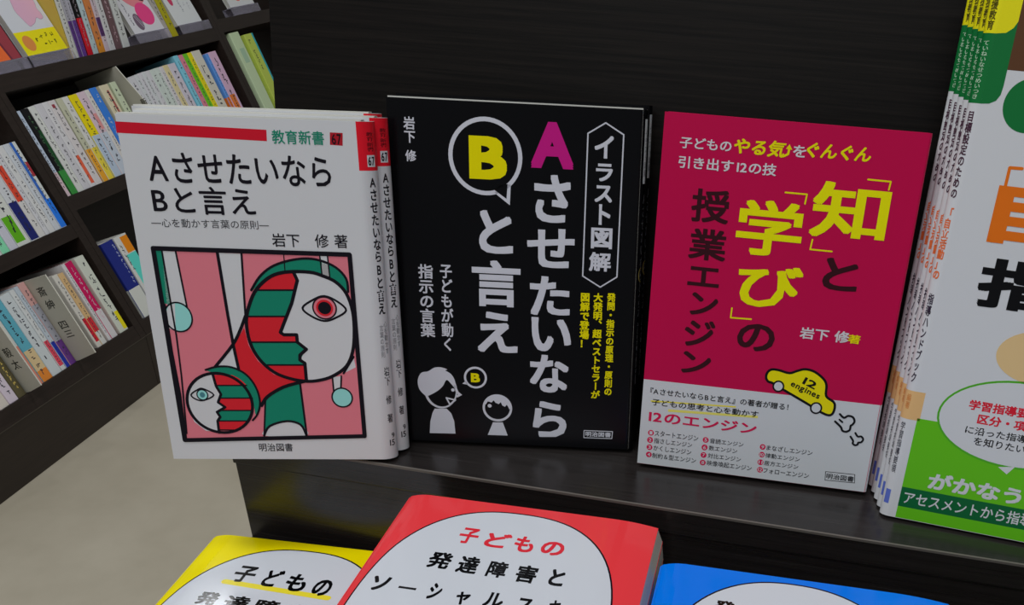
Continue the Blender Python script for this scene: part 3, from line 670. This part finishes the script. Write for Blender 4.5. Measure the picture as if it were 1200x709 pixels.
make_flat_book(bb, '0078ee', ART['bluebook'], 12.2, 1, (75, 113, 69.6, 102.5, 2.3), W=159.5)
bf = thing('lying_book', 'blue book lying second from the top of the right stack', 'book', lie(PLACE['blue'], -.0125, .0008, 0, 0), 'blue books in the right stack')
make_flat_book(bf, '0078ee', [], 12.2, 0, OV, W=159.5)
for i, w in enumerate(('third', 'fourth', 'fifth')):
    copy_thing(bf, lie(PLACE['blue'], -.0125 * (i + 2), .0, -.0006 * (i % 2), 0), 'blue book lying %s from the top of the right stack' % w)
copy_thing(bf, lie(PLACE['blue'], -.0635, 0, 0, 0), 'blue book at the very bottom of the right stack, on the ledge')
nb = dict(loc=[PLACE['blue']['loc'][0] + .1612, PLACE['blue']['loc'][1] + .0045, -.0055], ang=PLACE['blue']['ang'])
wl = thing('lying_book', 'white book lying face up at the far right edge beside the blue stack', 'book', lie(nb), 'white books right of the blue stack')
make_flat_book(wl, 'd2d6de', [], 12.2, 1, None)
for i, w in enumerate(('second', 'third', 'fourth', 'fifth')):
    copy_thing(wl, lie(nb, -.0124 * (i + 1)), 'white book lying %s from the top, right of the blue stack' % w)
copy_thing(wl, lie(nb, -.0622), 'white book at the very bottom, right of the blue stack')
# ------------------------------------------------------------------ bookcases along the left, their fronts reclined
UB, RB = -.0650, .35075; BO = Vector((-1.2802, 1.2305, -.5757))
bU = Vector((math.sin(UB), math.cos(UB), 0)); bN = Vector((math.cos(UB), -math.sin(UB), 0)); bW = math.cos(RB) * Vector((0, 0, 1)) - math.sin(RB) * bN
bI = -(bU.cross(bW))                                   # into the case
CASE = frame(BO, bU, bI, bW)
def at(u, d, w, rx=0.0, ry=0.0): return CASE @ Matrix.Translation((u * .001, d * .001, w * .001)) @ Matrix.Rotation(rx, 4, 'X') @ Matrix.Rotation(ry, 4, 'Y')
DEP = 210
def bookcase(u0, u1, shelves, label, wl, wr, top=900):
    r = thing('bookcase', label, 'bookcase', at(u0, 0, 0), 'dark bookcases along the left')
    def b(name, a0, a1, d0, d1, w0, w1, bev=.0008):
        m = MB(); m.box((a0 - u0) * .001, (a1 - u0) * .001, d0 * .001, d1 * .001, w0 * .001, w1 * .001, CASEWOOD); return m.build(name, r, bev)
    b('side_panel', u0, u0 + wl, 0, DEP, -33, top); b('side_panel', u1 - wr, u1, 0, DEP, -33, top)
    b('back_board', u0 + wl, u1 - wr, DEP - 8, DEP, -33, top)
    for w0, w1 in shelves: b('shelf', u0 + wl, u1 - wr, .5, DEP - 8, w0, w1)
    # upright plinth down to the floor
    m = MB(); g = BO + bW * -.0345 + bU * (u0 * .001); inv = CASE.inverted(); z0 = -.735
    L_ = (u1 - u0) * .001; q = []
    for uu in (0, L_):
        for off in (-.004, -.24):
            for zz in (z0, g.z if off > -.1 else g.z - .085):
                q.append(at(u0, 0, 0).inverted() @ (Vector((g.x, g.y, zz)) + bU * uu + bN * off))
    m.add(q, [(0,1,5,4),(2,6,7,3),(0,4,6,2),(1,3,7,5),(0,2,3,1),(4,5,7,6)], CASEWOOD); m.build('plinth', r, .0008)
    m = MB(); inv = at(u0, 0, 0).inverted(); q = [inv @ (g + bU * uu + bN * off + Vector((0, 0, zz))) for uu in (0, L_) for off in (-.0036, -.008) for zz in (-.0022, .0004)]
    m.add(q, [(0,1,5,4),(2,6,7,3),(0,4,6,2),(1,3,7,5),(0,2,3,1),(4,5,7,6)], EDGE); m.build('plinth_highlight', r)  # pale strip paints the highlight along the plinth's top edge
    return r
bookcase(-860, 11.5, [(-33, 0), (213, 242), (519, 552)], 'dark brown bookcase nearest the left edge of the picture, its shelf lower than the next', 30, 20)
bookcase(12.5, 884, [(-33, 0), (262, 293), (513, 546)], 'dark brown bookcase in the middle, behind the white paperbacks', 16, 18)
bookcase(885, 1760, [(-33, 0), (262, 293), (529, 564)], 'dark brown bookcase farthest right, mostly hidden by the display stand', 20, 20)
# spine-out books -----------------------------------------------------------
def marks(x0, x1, z0, z1, col, seed, den=1.0):
    """rows of tiny illegible print strokes running down a spine"""
    rnd = random.Random(seed); out = []; z = z1; s = (x1 - x0)
    while z - s * 1.0 > z0:
        if rnd.random() < .9:
            for _ in range(3):
                a = x0 + rnd.random() * s * .55; b = z - rnd.random() * s * .8
                if rnd.random() < .5: out.append(['P', col, 3, [(a, b - s * .16), (a + s * .45, b - s * .16), (a + s * .45, b), (a, b)]])
                else: out.append(['P', col, 3.2, [(a, b - s * .6), (a + s * .16, b - s * .6), (a + s * .16, b), (a, b)]])
        z -= s * 1.18 * den
    return out
def spine_book(u0, u1, base, top, col, label, bands=(), txt=None, d=4, depth=128, rx=0.0, ry=0.0, group=None, name='paperback_book', tcol='26242c'):
    w = u1 - u0 - .4; h = top - base
    r = thing(name, label, 'book', at(u0, d, base, rx, ry), group)
    mb = MB(); m = paper(col, .45); rd = min(2.2, w * .25)
    prof = [(0, depth), (0, rd)] + [(rd - rd * math.cos(t * math.pi / 8), rd - rd * math.sin(t * math.pi / 8)) for t in range(1, 5)] + \
           [(w - rd + rd * math.sin(t * math.pi / 8), rd - rd * math.cos(t * math.pi / 8)) for t in range(0, 5)] + [(w, depth)]
    vs = []; n = len(prof)
    for x, y in prof:
        xi = min(max(x, .4), w - .4); yi = max(y, .5)
        vs += [(x * .001, y * .001, 0), (x * .001, y * .001, h * .001), (xi * .001, yi * .001, 0), (xi * .001, yi * .001, h * .001)]
    fs = []
    for i in range(n - 1):
        k, j = 4 * i, 4 * i + 4; fs += [(k, j, j + 1, k + 1), (k + 2, k + 3, j + 3, j + 2), (k + 1, j + 1, j + 3, k + 3), (k, k + 2, j + 2, j)]
    mb.add(vs, fs, m)
    def mp(x, z, hh):   # across the spine
        x = min(max(x, 0), w)
        y = 0
        if x < rd: y = rd - math.sqrt(max(0, rd * rd - (rd - x) ** 2))
        if x > w - rd: y = rd - math.sqrt(max(0, rd * rd - (x - w + rd) ** 2))
        return (x * .001, (y - .02) * .001 - hh, z * .001)
    art = []
    xs = [0, rd * .3, rd * .65, rd, w * .5, w - rd, w - rd * .65, w - rd * .3, w]
    for (b0, b1, bc, *rest) in bands:
        f0, f1 = (rest + [0, 1])[:2]
        if rest == []: f0, f1 = 0, 1
        z0, z1 = max(b0 - base, .1), min(b1 - base, h - .1); xx = [w * f0] + [x for x in xs if w * f0 < x < w * f1] + [w * f1]
        for xa, xb in zip(xx, xx[1:]): art.append(['P', bc, 1, [(xa, z0), (xb, z0), (xb, z1), (xa, z1)]])
        if f0 == 0:  # band wraps the visible side too
            mb.add([(-.00006, rd * .001, z0 * .001), (-.00006, rd * .001, z1 * .001), (-.00006, depth * .001, z1 * .001), (-.00006, depth * .001, z0 * .001)], [(0, 1, 2, 3)], paper(bc, .45))
    if txt is None: txt = [(.3, .72, .08, .93)]
    for k, (f0, f1, g0, g1) in enumerate(txt): art += marks(w * f0, w * f1, h * g0, h * g1, tcol, hash_(label) + k)
    render_art(mb, art, mp, .45)
    mb.build('cover', r)
    pb = MB(); pb.box(.00045, (w - .45) * .001, .0012, (depth - 1) * .001, .0004, (h - .6) * .001, pages_mat()); pb.build('page_block', r)
    return r
def hash_(s): return sum((i + 1) * ord(c) for i, c in enumerate(s)) % 99991
UP = 'paperbacks in the upper row of the middle bookcase'
B0 = 293.4
rowB = [
 (29, 44, 475, 'b4c0d2', 'thin pale blue paperback at the left end of the upper row, against the upright', [(293, 345, 'c4aeb4')]),
 (47, 68, 476, '121114', 'black-spined paperback with a green foot, second from the left in the upper row', [(345, 430, '143a1e', .5, 1), (293, 345, '2f7434')]),
 (69, 89, 477, 'bfc0bc', 'plain white paperback right of the black and green one', []),
 (89.5, 111, 478, 'a6a4a8', 'grey-white paperback two along from the black and green one', []),
 (111.5, 130, 478, 'bcbabc', 'white paperback with a coral strip on its lower spine', [(300, 362, 'c4563c', .35, .95)]),
 (130.5, 153, 478, 'c2bcbc', 'white paperback with a small dark red mark at its top, left of the olive one', [(462, 470, '7a3038', .2, .6)]),
 (157, 175.5, 478, '9c9c88', 'olive grey paperback with an orange foot', [(293, 366, 'c48a28')]),
 (176, 195.5, 478, 'c4c3be', 'white paperback with bold black title and a yellow foot, left of the yellow one', [(293, 366, 'd0bc40')]),
 (198, 225.5, 478, 'd2c010', 'bright yellow paperback with black lettering and pale blue foot', [(293, 388, 'b4c2d4')]),
 (226, 254, 479, 'c4b0ba', 'pinkish white paperback right of the bright yellow one', [(395, 430, 'c08080', .5, .9), (293, 388, 'b8c0cc')]),
 (254.5, 270, 480, 'c4c0bc', 'narrow cream white paperback left of the blue one', []),
 (272, 296, 481, '2f66b0', 'blue paperback in the upper row, just above the corner of the white front book', []),
 (307, 340, 481, 'c2b89c', 'cream paperback with dark and red marks, right of the blue one', [(400, 468, '8a4a44', .5, .72)]),
 (348, 370, 482, 'a0a890', 'sage green paperback left of the grey divider card', []),
 (418, 445, 482, 'b9b8bc', 'white paperback just right of the grey divider card', []),
 (446, 461, 484, 'b6b8ba', 'slim white paperback second to the right of the grey divider card', []),
 (461.5, 477.5, 485, 'bcbabf', 'slim white paperback third to the right of the grey divider card', []),
 (478, 494, 486, 'b8babc', 'slim white paperback fourth to the right of the grey divider card', []),
 (494.5, 511, 486, 'bebcc0', 'slim white paperback fifth to the right of the grey divider card', []),
 (511.5, 533.5, 486, 'b0b8b2', 'white paperback with faint green lettering near the middle of the white run', []),
 (534, 552, 487, 'b4bcb6', 'white paperback with green print, right part of the white run', []),
 (552.5, 570, 487, 'bcb8ba', 'white paperback with grey print, left of the cream one', []),
 (570.5, 592.5, 488, 'b4a880', 'cream yellow paperback at the right end of the white run', []),
 (593, 625.5, 488, 'b6b0ba', 'wide lavender-white paperback left of the sky blue one', []),
 (632, 653, 503, '72b0c2', 'sky blue paperback in the coloured group of the upper row', []),
 (655, 674.5, 502, 'c87888', 'rose pink paperback between the sky blue and the green ones', []),
 (675, 695.5, 502, '58a020', 'leaf green paperback between the pink and the lemon yellow ones', []),
 (696, 716, 502, 'cabc18', 'lemon yellow paperback right of the leaf green one', []),
 (716.5, 758, 503, 'bab6aa', 'wide ivory paperback with black lettering, right of the lemon yellow one', []),
 (774, 788, 489, '5484c4', 'slim cornflower blue paperback with an orange foot, beside the lilac one', [(293, 372, 'c46a28')]),
 (788.5, 829, 491, 'bc9cb4', 'lilac paperback with an orange lower spine at the right end of the upper row', [(293, 376, 'c46c30', .05, .7)]),
]
for (u0, u1, tp, c, lb, bd) in rowB:
    tcol = {'121114': '3c5a40', '2f66b0': 'c0cce0'}.get(c, '2c2a30')
    spine_book(u0, u1, B0, tp, c, lb, bd, group=UP, tcol=tcol)
MID = 'paperbacks in the middle row of the left bookcase'; C0 = 242.4
rowC = [
 (-232, -207, 422, 'b8b8b4', 'white paperback at the far left of the middle row, cut by the picture edge', []),
 (-206, -185, 422, 'b0c0b4', 'paperback with a mint green foot, near the left end of the middle row', [(242, 275, '78c49c')]),
 (-184, -162, 423, 'b2b2bc', 'lavender white paperback between the mint-footed and the bright green ones', []),
 (-161, -125, 423, 'c0c2bc', 'white paperback with a bright leaf green lower spine', [(250, 302, '4f9018', 0, .72)]),
 (-124, -100, 423, 'c2c4c8', 'white paperback with a navy blue foot', [(244, 322, '1a2058')]),
 (-99, -81, 423, 'c4c2c0', 'paperback with a vermilion red middle and a white foot', [(318, 390, 'b43c28')]),
 (-80, -69, 424, 'bcbcc0', 'thin white paperback right of the vermilion one', []),
 (-68, -51, 424, 'bebebe', 'white paperback with bold black title, two left of the blue-footed one', []),
 (-50.5, -34, 424, 'b8bcc2', 'white paperback directly left of the blue-footed one', []),
 (-33, -15, 424, 'b6bab8', 'paperback with dark red label and blue foot at the right end of the middle row', [(304, 424, '2c549a', 0, .42), (352, 382, '8c2c34', .5, .95), (243, 304, '2468c4')]),
]
for (u0, u1, tp, c, lb, bd) in rowC: spine_book(u0, u1, C0, tp, c, lb, bd, group=MID)
LOW = 'paperbacks in the bottom row of the left bookcase'; D0 = 0.5
rowD = [
 (-446, -422, 176, 'b4b2b4', 'white paperback at the lower left corner of the bottom row', []),
 (-421, -397, 176, 'b8b0a8', 'cream paperback left of the pale lilac one in the bottom row', []),
 (-396, -372, 170, 'c4b8c4', 'pale lilac paperback at the left of the bottom row', []),
 (-371, -350, 170, '4a4430', 'dark olive paperback with gold lettering in the bottom row', []),
 (-334, -302, 174, 'c2c4c0', 'white paperback with a salmon pink foot, right of the divider card', [(0, 84, 'c07c6c')]),
 (-301, -273.5, 175, '4f8e9e', 'teal paperback with a cream and orange foot', [(24, 68, 'd0b88c'), (0, 24, 'c87830')]),
 (-273, -246, 177, 'bec4c6', 'wide white paperback with blue pattern, right of the teal one', []),
 (-245, -232, 178, 'c6c8c8', 'paperback with a rose red foot between the white and the royal blue ones', [(10, 66, 'b43c4c')]),
 (-231, -219.5, 180, '98a0a8', 'slim grey paperback with a royal blue foot', [(0, 58, '1c2a86')]),
 (-219, -200, 182, 'a8807c', 'dusty pink and grey paperback with a purple foot, left of the tall divider card', [(54, 135, '84848c'), (0, 54, '563070')]),
 (-130, -114, 167, 'c4c0b8', 'white paperback with a red patch low on its spine, right of the divider card', [(12, 66, 'b01c2c', .3, 1)]),
 (-113.5, -97.5, 165, 'b09268', 'tan paperback with white and red foot', [(0, 30, 'c8c8c4'), (30, 62, 'b02a30')]),
 (-91, -80.5, 178, 'c4c2c4', 'slim white paperback left of the crimson one', []),
 (-80, -59, 178, 'a4144a', 'crimson paperback with a white foot', [(0, 66, 'c8c4c6')]),
 (-50, -21, 178, 'bcc0b4', 'white paperback with a yellow foot at the right end of the bottom row', [(4, 46, 'c4b818', .55, 1)]),
]
for (u0, u1, tp, c, lb, bd) in rowD: spine_book(u0, u1, D0, tp, c, lb, bd, group=LOW, tcol={'4a4430': 'b09a50', 'a4144a': 'd0b0bc'}.get(c, '2c2c34'))
# bottom shelf of the middle bookcase, seen left of the white paperbacks
spine_book(41, 83, D0, 180, '1b2468', 'thick navy blue book with white foot, peeking out left of the white paperbacks', [(0, 68, 'c0c2bc')], txt=[(.72, .92, .42, .97)], group='books in the bottom row of the middle bookcase', tcol='a8b0d0', name='thick_book')
spine_book(87, 132, D0, 180, 'c6c6c2', 'white book with orange and turquoise patches, right of the thick navy one', [(138, 176, 'c47414', .4, .97), (60, 136, '4cb0a4', .2, .97)], txt=[(.1, .3, .5, .9)], group='books in the bottom row of the middle bookcase')
# right bookcase, lower compartment
spine_book(931, 982, 293.4, 524, 'a8b896', 'wide pale green book in the right bookcase, its foot cut by the display board', [(440, 480, '88a088', .3, .8)], txt=[], group='books in the right bookcase', d=2)
spine_book(1003, 1055, 293.4, 512, '9aa848', 'yellow-green book with teal edge, half hidden by the display board', [(293, 512, '2c8a94', .8, 1)], txt=[(.2, .45, .5, .95)], group='books in the right bookcase', d=2)
# upper shelf, spine-out books standing more upright
TOP = 'spine-out books on the top shelf'; A0 = 546.6; RX = .27
rowA = [
 (285, 290, 730, 'a08a3c', 'thin ochre book right beside the pig cover on the top shelf', [], 'x'),
 (290.5, 309, 735, 'c0c0bc', 'white book with black title on the top shelf, left of the purple pair', [], 'x'),
 (310, 324, 735, '8e8c94', 'grey book with a purple foot, left of a matching pair', [(546, 622, '4c2e6c')], 'x'),
 (324.5, 339, 735, '92909a', 'grey book with a purple foot, right of a matching pair', [(546, 622, '54347a')], 'x'),
 (341, 361, 735, '0e0d0f', 'black book with a bright red foot on the top shelf', [(546, 625, 'b01424')], 'x'),
 (362.5, 381, 735, 'a8b8bc', 'pale blue-grey book right of the black and red one', [], 'x'),
 (384, 406, 735, 'b06c3c', 'orange brown book on the top shelf', [(546, 575, 'c07c28')], 'x'),
 (407, 423, 735, 'b8a8b0', 'pale mauve book with a plum label, right of the orange brown one', [(580, 620, '4a2a58')], 'x'),
 (424, 446, 735, 'c4c2c4', 'white book on the top shelf, left of the dark plum one', [], 'x'),
 (449, 472, 735, '5a4448', 'dark plum book between two white ones on the top shelf', [], 'x'),
 (476, 502, 735, 'bcbebc', 'white book on the top shelf, right of the dark plum one', [], 'x'),
 (666, 687, 720, '8c8680', 'grey beige book left of the olive one on the top shelf', [], 'x'),
 (690, 716, 720, '8c8414', 'olive yellow book between the two face-out covers on the top shelf', [], 'x'),
]
for (u0, u1, tp, c, lb, bd, _) in rowA: spine_book(u0, u1, A0, tp, c, lb, bd, group=TOP, rx=RX if u0 < 600 else 0, d=14, depth=120, tcol={'5a4448': 'a89098', '0e0d0f': '807880'}.get(c, '2c2a30'))
# acrylic steps the face-out books stand on -------------------------------------
def acrylic_step(u0, u1, base, label, dd=30, h=22):
    r = thing('display_step', label, 'display step', at(u0, 1, base), 'clear acrylic steps on the top shelf')
    w = (u1 - u0) * .001
    m = MB(); m.box(0, w, 0, .002, 0, h * .001, ACRYLIC); m.box(0, w, .0021, dd * .001, (h - 2) * .001, h * .001, ACRYLIC); m.box(0, w, (dd - 2) * .001, dd * .001, 0, (h - 2.1) * .001, ACRYLIC); m.build('tray', r)
    return r
acrylic_step(34, 140, A0, 'clear acrylic step at the left end of the top shelf, under the maroon cover')
acrylic_step(148, 284, A0, 'clear acrylic step under the pig cover on the top shelf', 26)
acrylic_step(524, 664, A0, 'clear acrylic step under the pink animal cover on the top shelf')
acrylic_step(718, 862, A0, 'clear acrylic step ending at the upright, under the white cover with a red seal')
# face-out books ------------------------------------------------------------
def face_book(u0, base, W, H, T, col, label, art, tilt=-.10, d=8):
    # local x right, y up, z outwards
    M = at(u0, d, base, tilt) @ frame((0, 0, 0), (1, 0, 0), (0, 0, 1), (0, -1, 0))
    r = thing('picture_book', label, 'book', M, 'face-out books on the top shelf')
    make_book(r, W, H, T, 1.2, 1.5, 1.2, col, art, .35)
    return r
BS = 569.2
face_book(38, BS, 97, 188, 14, '7a3038', 'maroon and orange face-out book at the left edge of the top shelf', [['P', 'c0582c', 1, [(0, 0), (66, 0), (60, 44), (0, 74)]], ['E', '3c7a3c', 2, 32, 46, 9, 6, 0], ['P', '5a2430', 2, [(66, 0), (72, 0), (66, 44), (60, 44)]]])
pig = [['P', 'c8bc14', 1, [(0, 0), (127, 0), (127, 48), (0, 48)]], ['E', 'b07038', 2, 26, 24, 16, 16, 0], ['PS', 'b890a4', 1, [(52, 112), (46, 90), (51, 74), (59, 57), (70, 58), (81, 62), (94, 71), (103, 67), (113, 69), (115, 78), (112, 90), (117, 103), (116, 140), (90, 165), (60, 150)]], ['E', 'c49ab0', 2, 62, 102, 10, 11, 0], ['LS', '8a6a80', 3, .8, 1, [(52, 112), (46, 90), (51, 74), (59, 57), (70, 58), (81, 62), (94, 71), (103, 67), (113, 69), (115, 78), (112, 90), (117, 103), (116, 140), (90, 165), (60, 150)]]]
pig += marks(44, 118, 36, 44, '6a6a10', 3)[:6] + marks(48, 60, 4, 40, '50500c', 5) + marks(66, 78, 4, 40, '50500c', 6) + marks(84, 96, 4, 40, '50500c', 7) + marks(102, 114, 4, 40, '50500c', 8)
face_book(155, BS, 127, 188, 14, 'c4c6cc', 'white face-out book with a pink pig and a yellow paper band', pig)
pnk = [['PS', 'c07078', 1, [(22, 90), (60, 60), (100, 66), (120, 90), (118, 170), (30, 186), (10, 140)]], ['E', 'c83c74', 2, 84, 42, 32, 27, 0], ['E', '5a4a58', 2, 42, 26, 15, 20, 0], ['L', 'a8a0a8', 3, 1.4, 0, [(36, 40), (50, 12)]], ['L', 'a8a0a8', 3, 1.4, 0, [(42, 42), (54, 18)]],
       ['P', '2a2028', 2, [(92, 74), (108, 70), (110, 78), (94, 82)]], ['P', '2a2028', 2, [(94, 94), (110, 90), (112, 98), (96, 102)]], ['P', '2a2028', 2, [(92, 114), (108, 110), (110, 118), (94, 122)]]] + marks(14, 24, 16, 110, '484450', 11)
face_book(534, BS, 126, 188, 12, 'c6c4c8', 'white face-out book with a pink animal drawing on the top shelf', pnk)
wht = [['E', 'a03050', 1, 28, 62, 9, 13, 0]] + marks(56, 66, 20, 120, '70707a', 12) + marks(76, 84, 40, 120, '808088', 13) + marks(94, 102, 30, 110, '808088', 14)
face_book(722, BS, 118, 188, 12, 'c0c2c2', 'white face-out book with a small red seal, right end of the top shelf', wht)
acrylic_step(1000, 1160, 564.5, 'clear acrylic step in the right bookcase, top shelf')
face_book(1012, 587.2, 140, 188, 12, 'c4c4c4', 'white face-out book with red and pink spots in the right bookcase', [['E', 'c05048', 1, 62, 34, 22, 20, 0], ['E', 'c06860', 1, 118, 40, 16, 14, 0], ['E', 'c47c70', 1, 96, 96, 26, 20, 0]])
# grey divider cards --------------------------------------------------------
def divider(u, w0, w1, out, label, chars, tx, base_skew=6, top_out=None):
    r = thing('divider_card', label, 'divider card', at(u, 0, w0), 'grey divider cards between the books')
    m = MB(); g = paper('8a877c', .5); e = paper('b4b2a8', .5); h = (w1 - w0) * .001; t = .0028; D = .120; o = -out * .001
    pts = [(D, 0.0), (.002, 0.0), (-.002, .0), (o, base_skew * .001), (o if top_out is None else -top_out * .001, h), (D, h)]
    q = [(0, y, z) for y, z in pts] + [(t, y, z) for y, z in pts]; n = len(pts)
    m.add(q, [tuple(range(n))[::-1], tuple(range(n, 2 * n))], g)
    m.add(q, [(i, (i + 1) % n, n + (i + 1) % n, n + i) for i in range(n)], e)
    for ch, zc, sz in chars:
        vs, fs = text_geo(ch, .02, 0); xs = [v[0] for v in vs]; ys = [v[1] for v in vs]; x0, x1, y0, y1 = min(xs), max(xs), min(ys), max(ys)
        # seen from the -x side the text runs towards -y
        m.add([(-.00012 - c * .00002, o * .5 + .006 - ((a - x0) / (x1 - x0) - .5) * tx * .001, (zc + ((b - y0) / (y1 - y0) - .5) * sz) * .001) for a, b, c in vs], [f[::-1] for f in fs], paper('24241f', .5))
    m.build('card', r)
divider(384, 294, 511, 70, 'grey divider card sticking out of the upper row, reaching the shelf above', [('新', 128, 15), ('学', 100, 15), ('習', 72, 15)], 17, top_out=5)
divider(-199, 1, 182, 50, 'tall grey divider card with handwritten characters in the bottom row, right of the purple-footed book', [('斎', 152, 20), ('紳', 124, 20), ('四', 78, 16), ('三', 58, 14)], 20)
divider(-346, 1, 168, 34, 'grey divider card with handwritten characters near the lower left corner', [('毅', 84, 20), ('太', 58, 20)], 18)
bpy.data.objects.remove(_to); bpy.data.curves.remove(_tc)
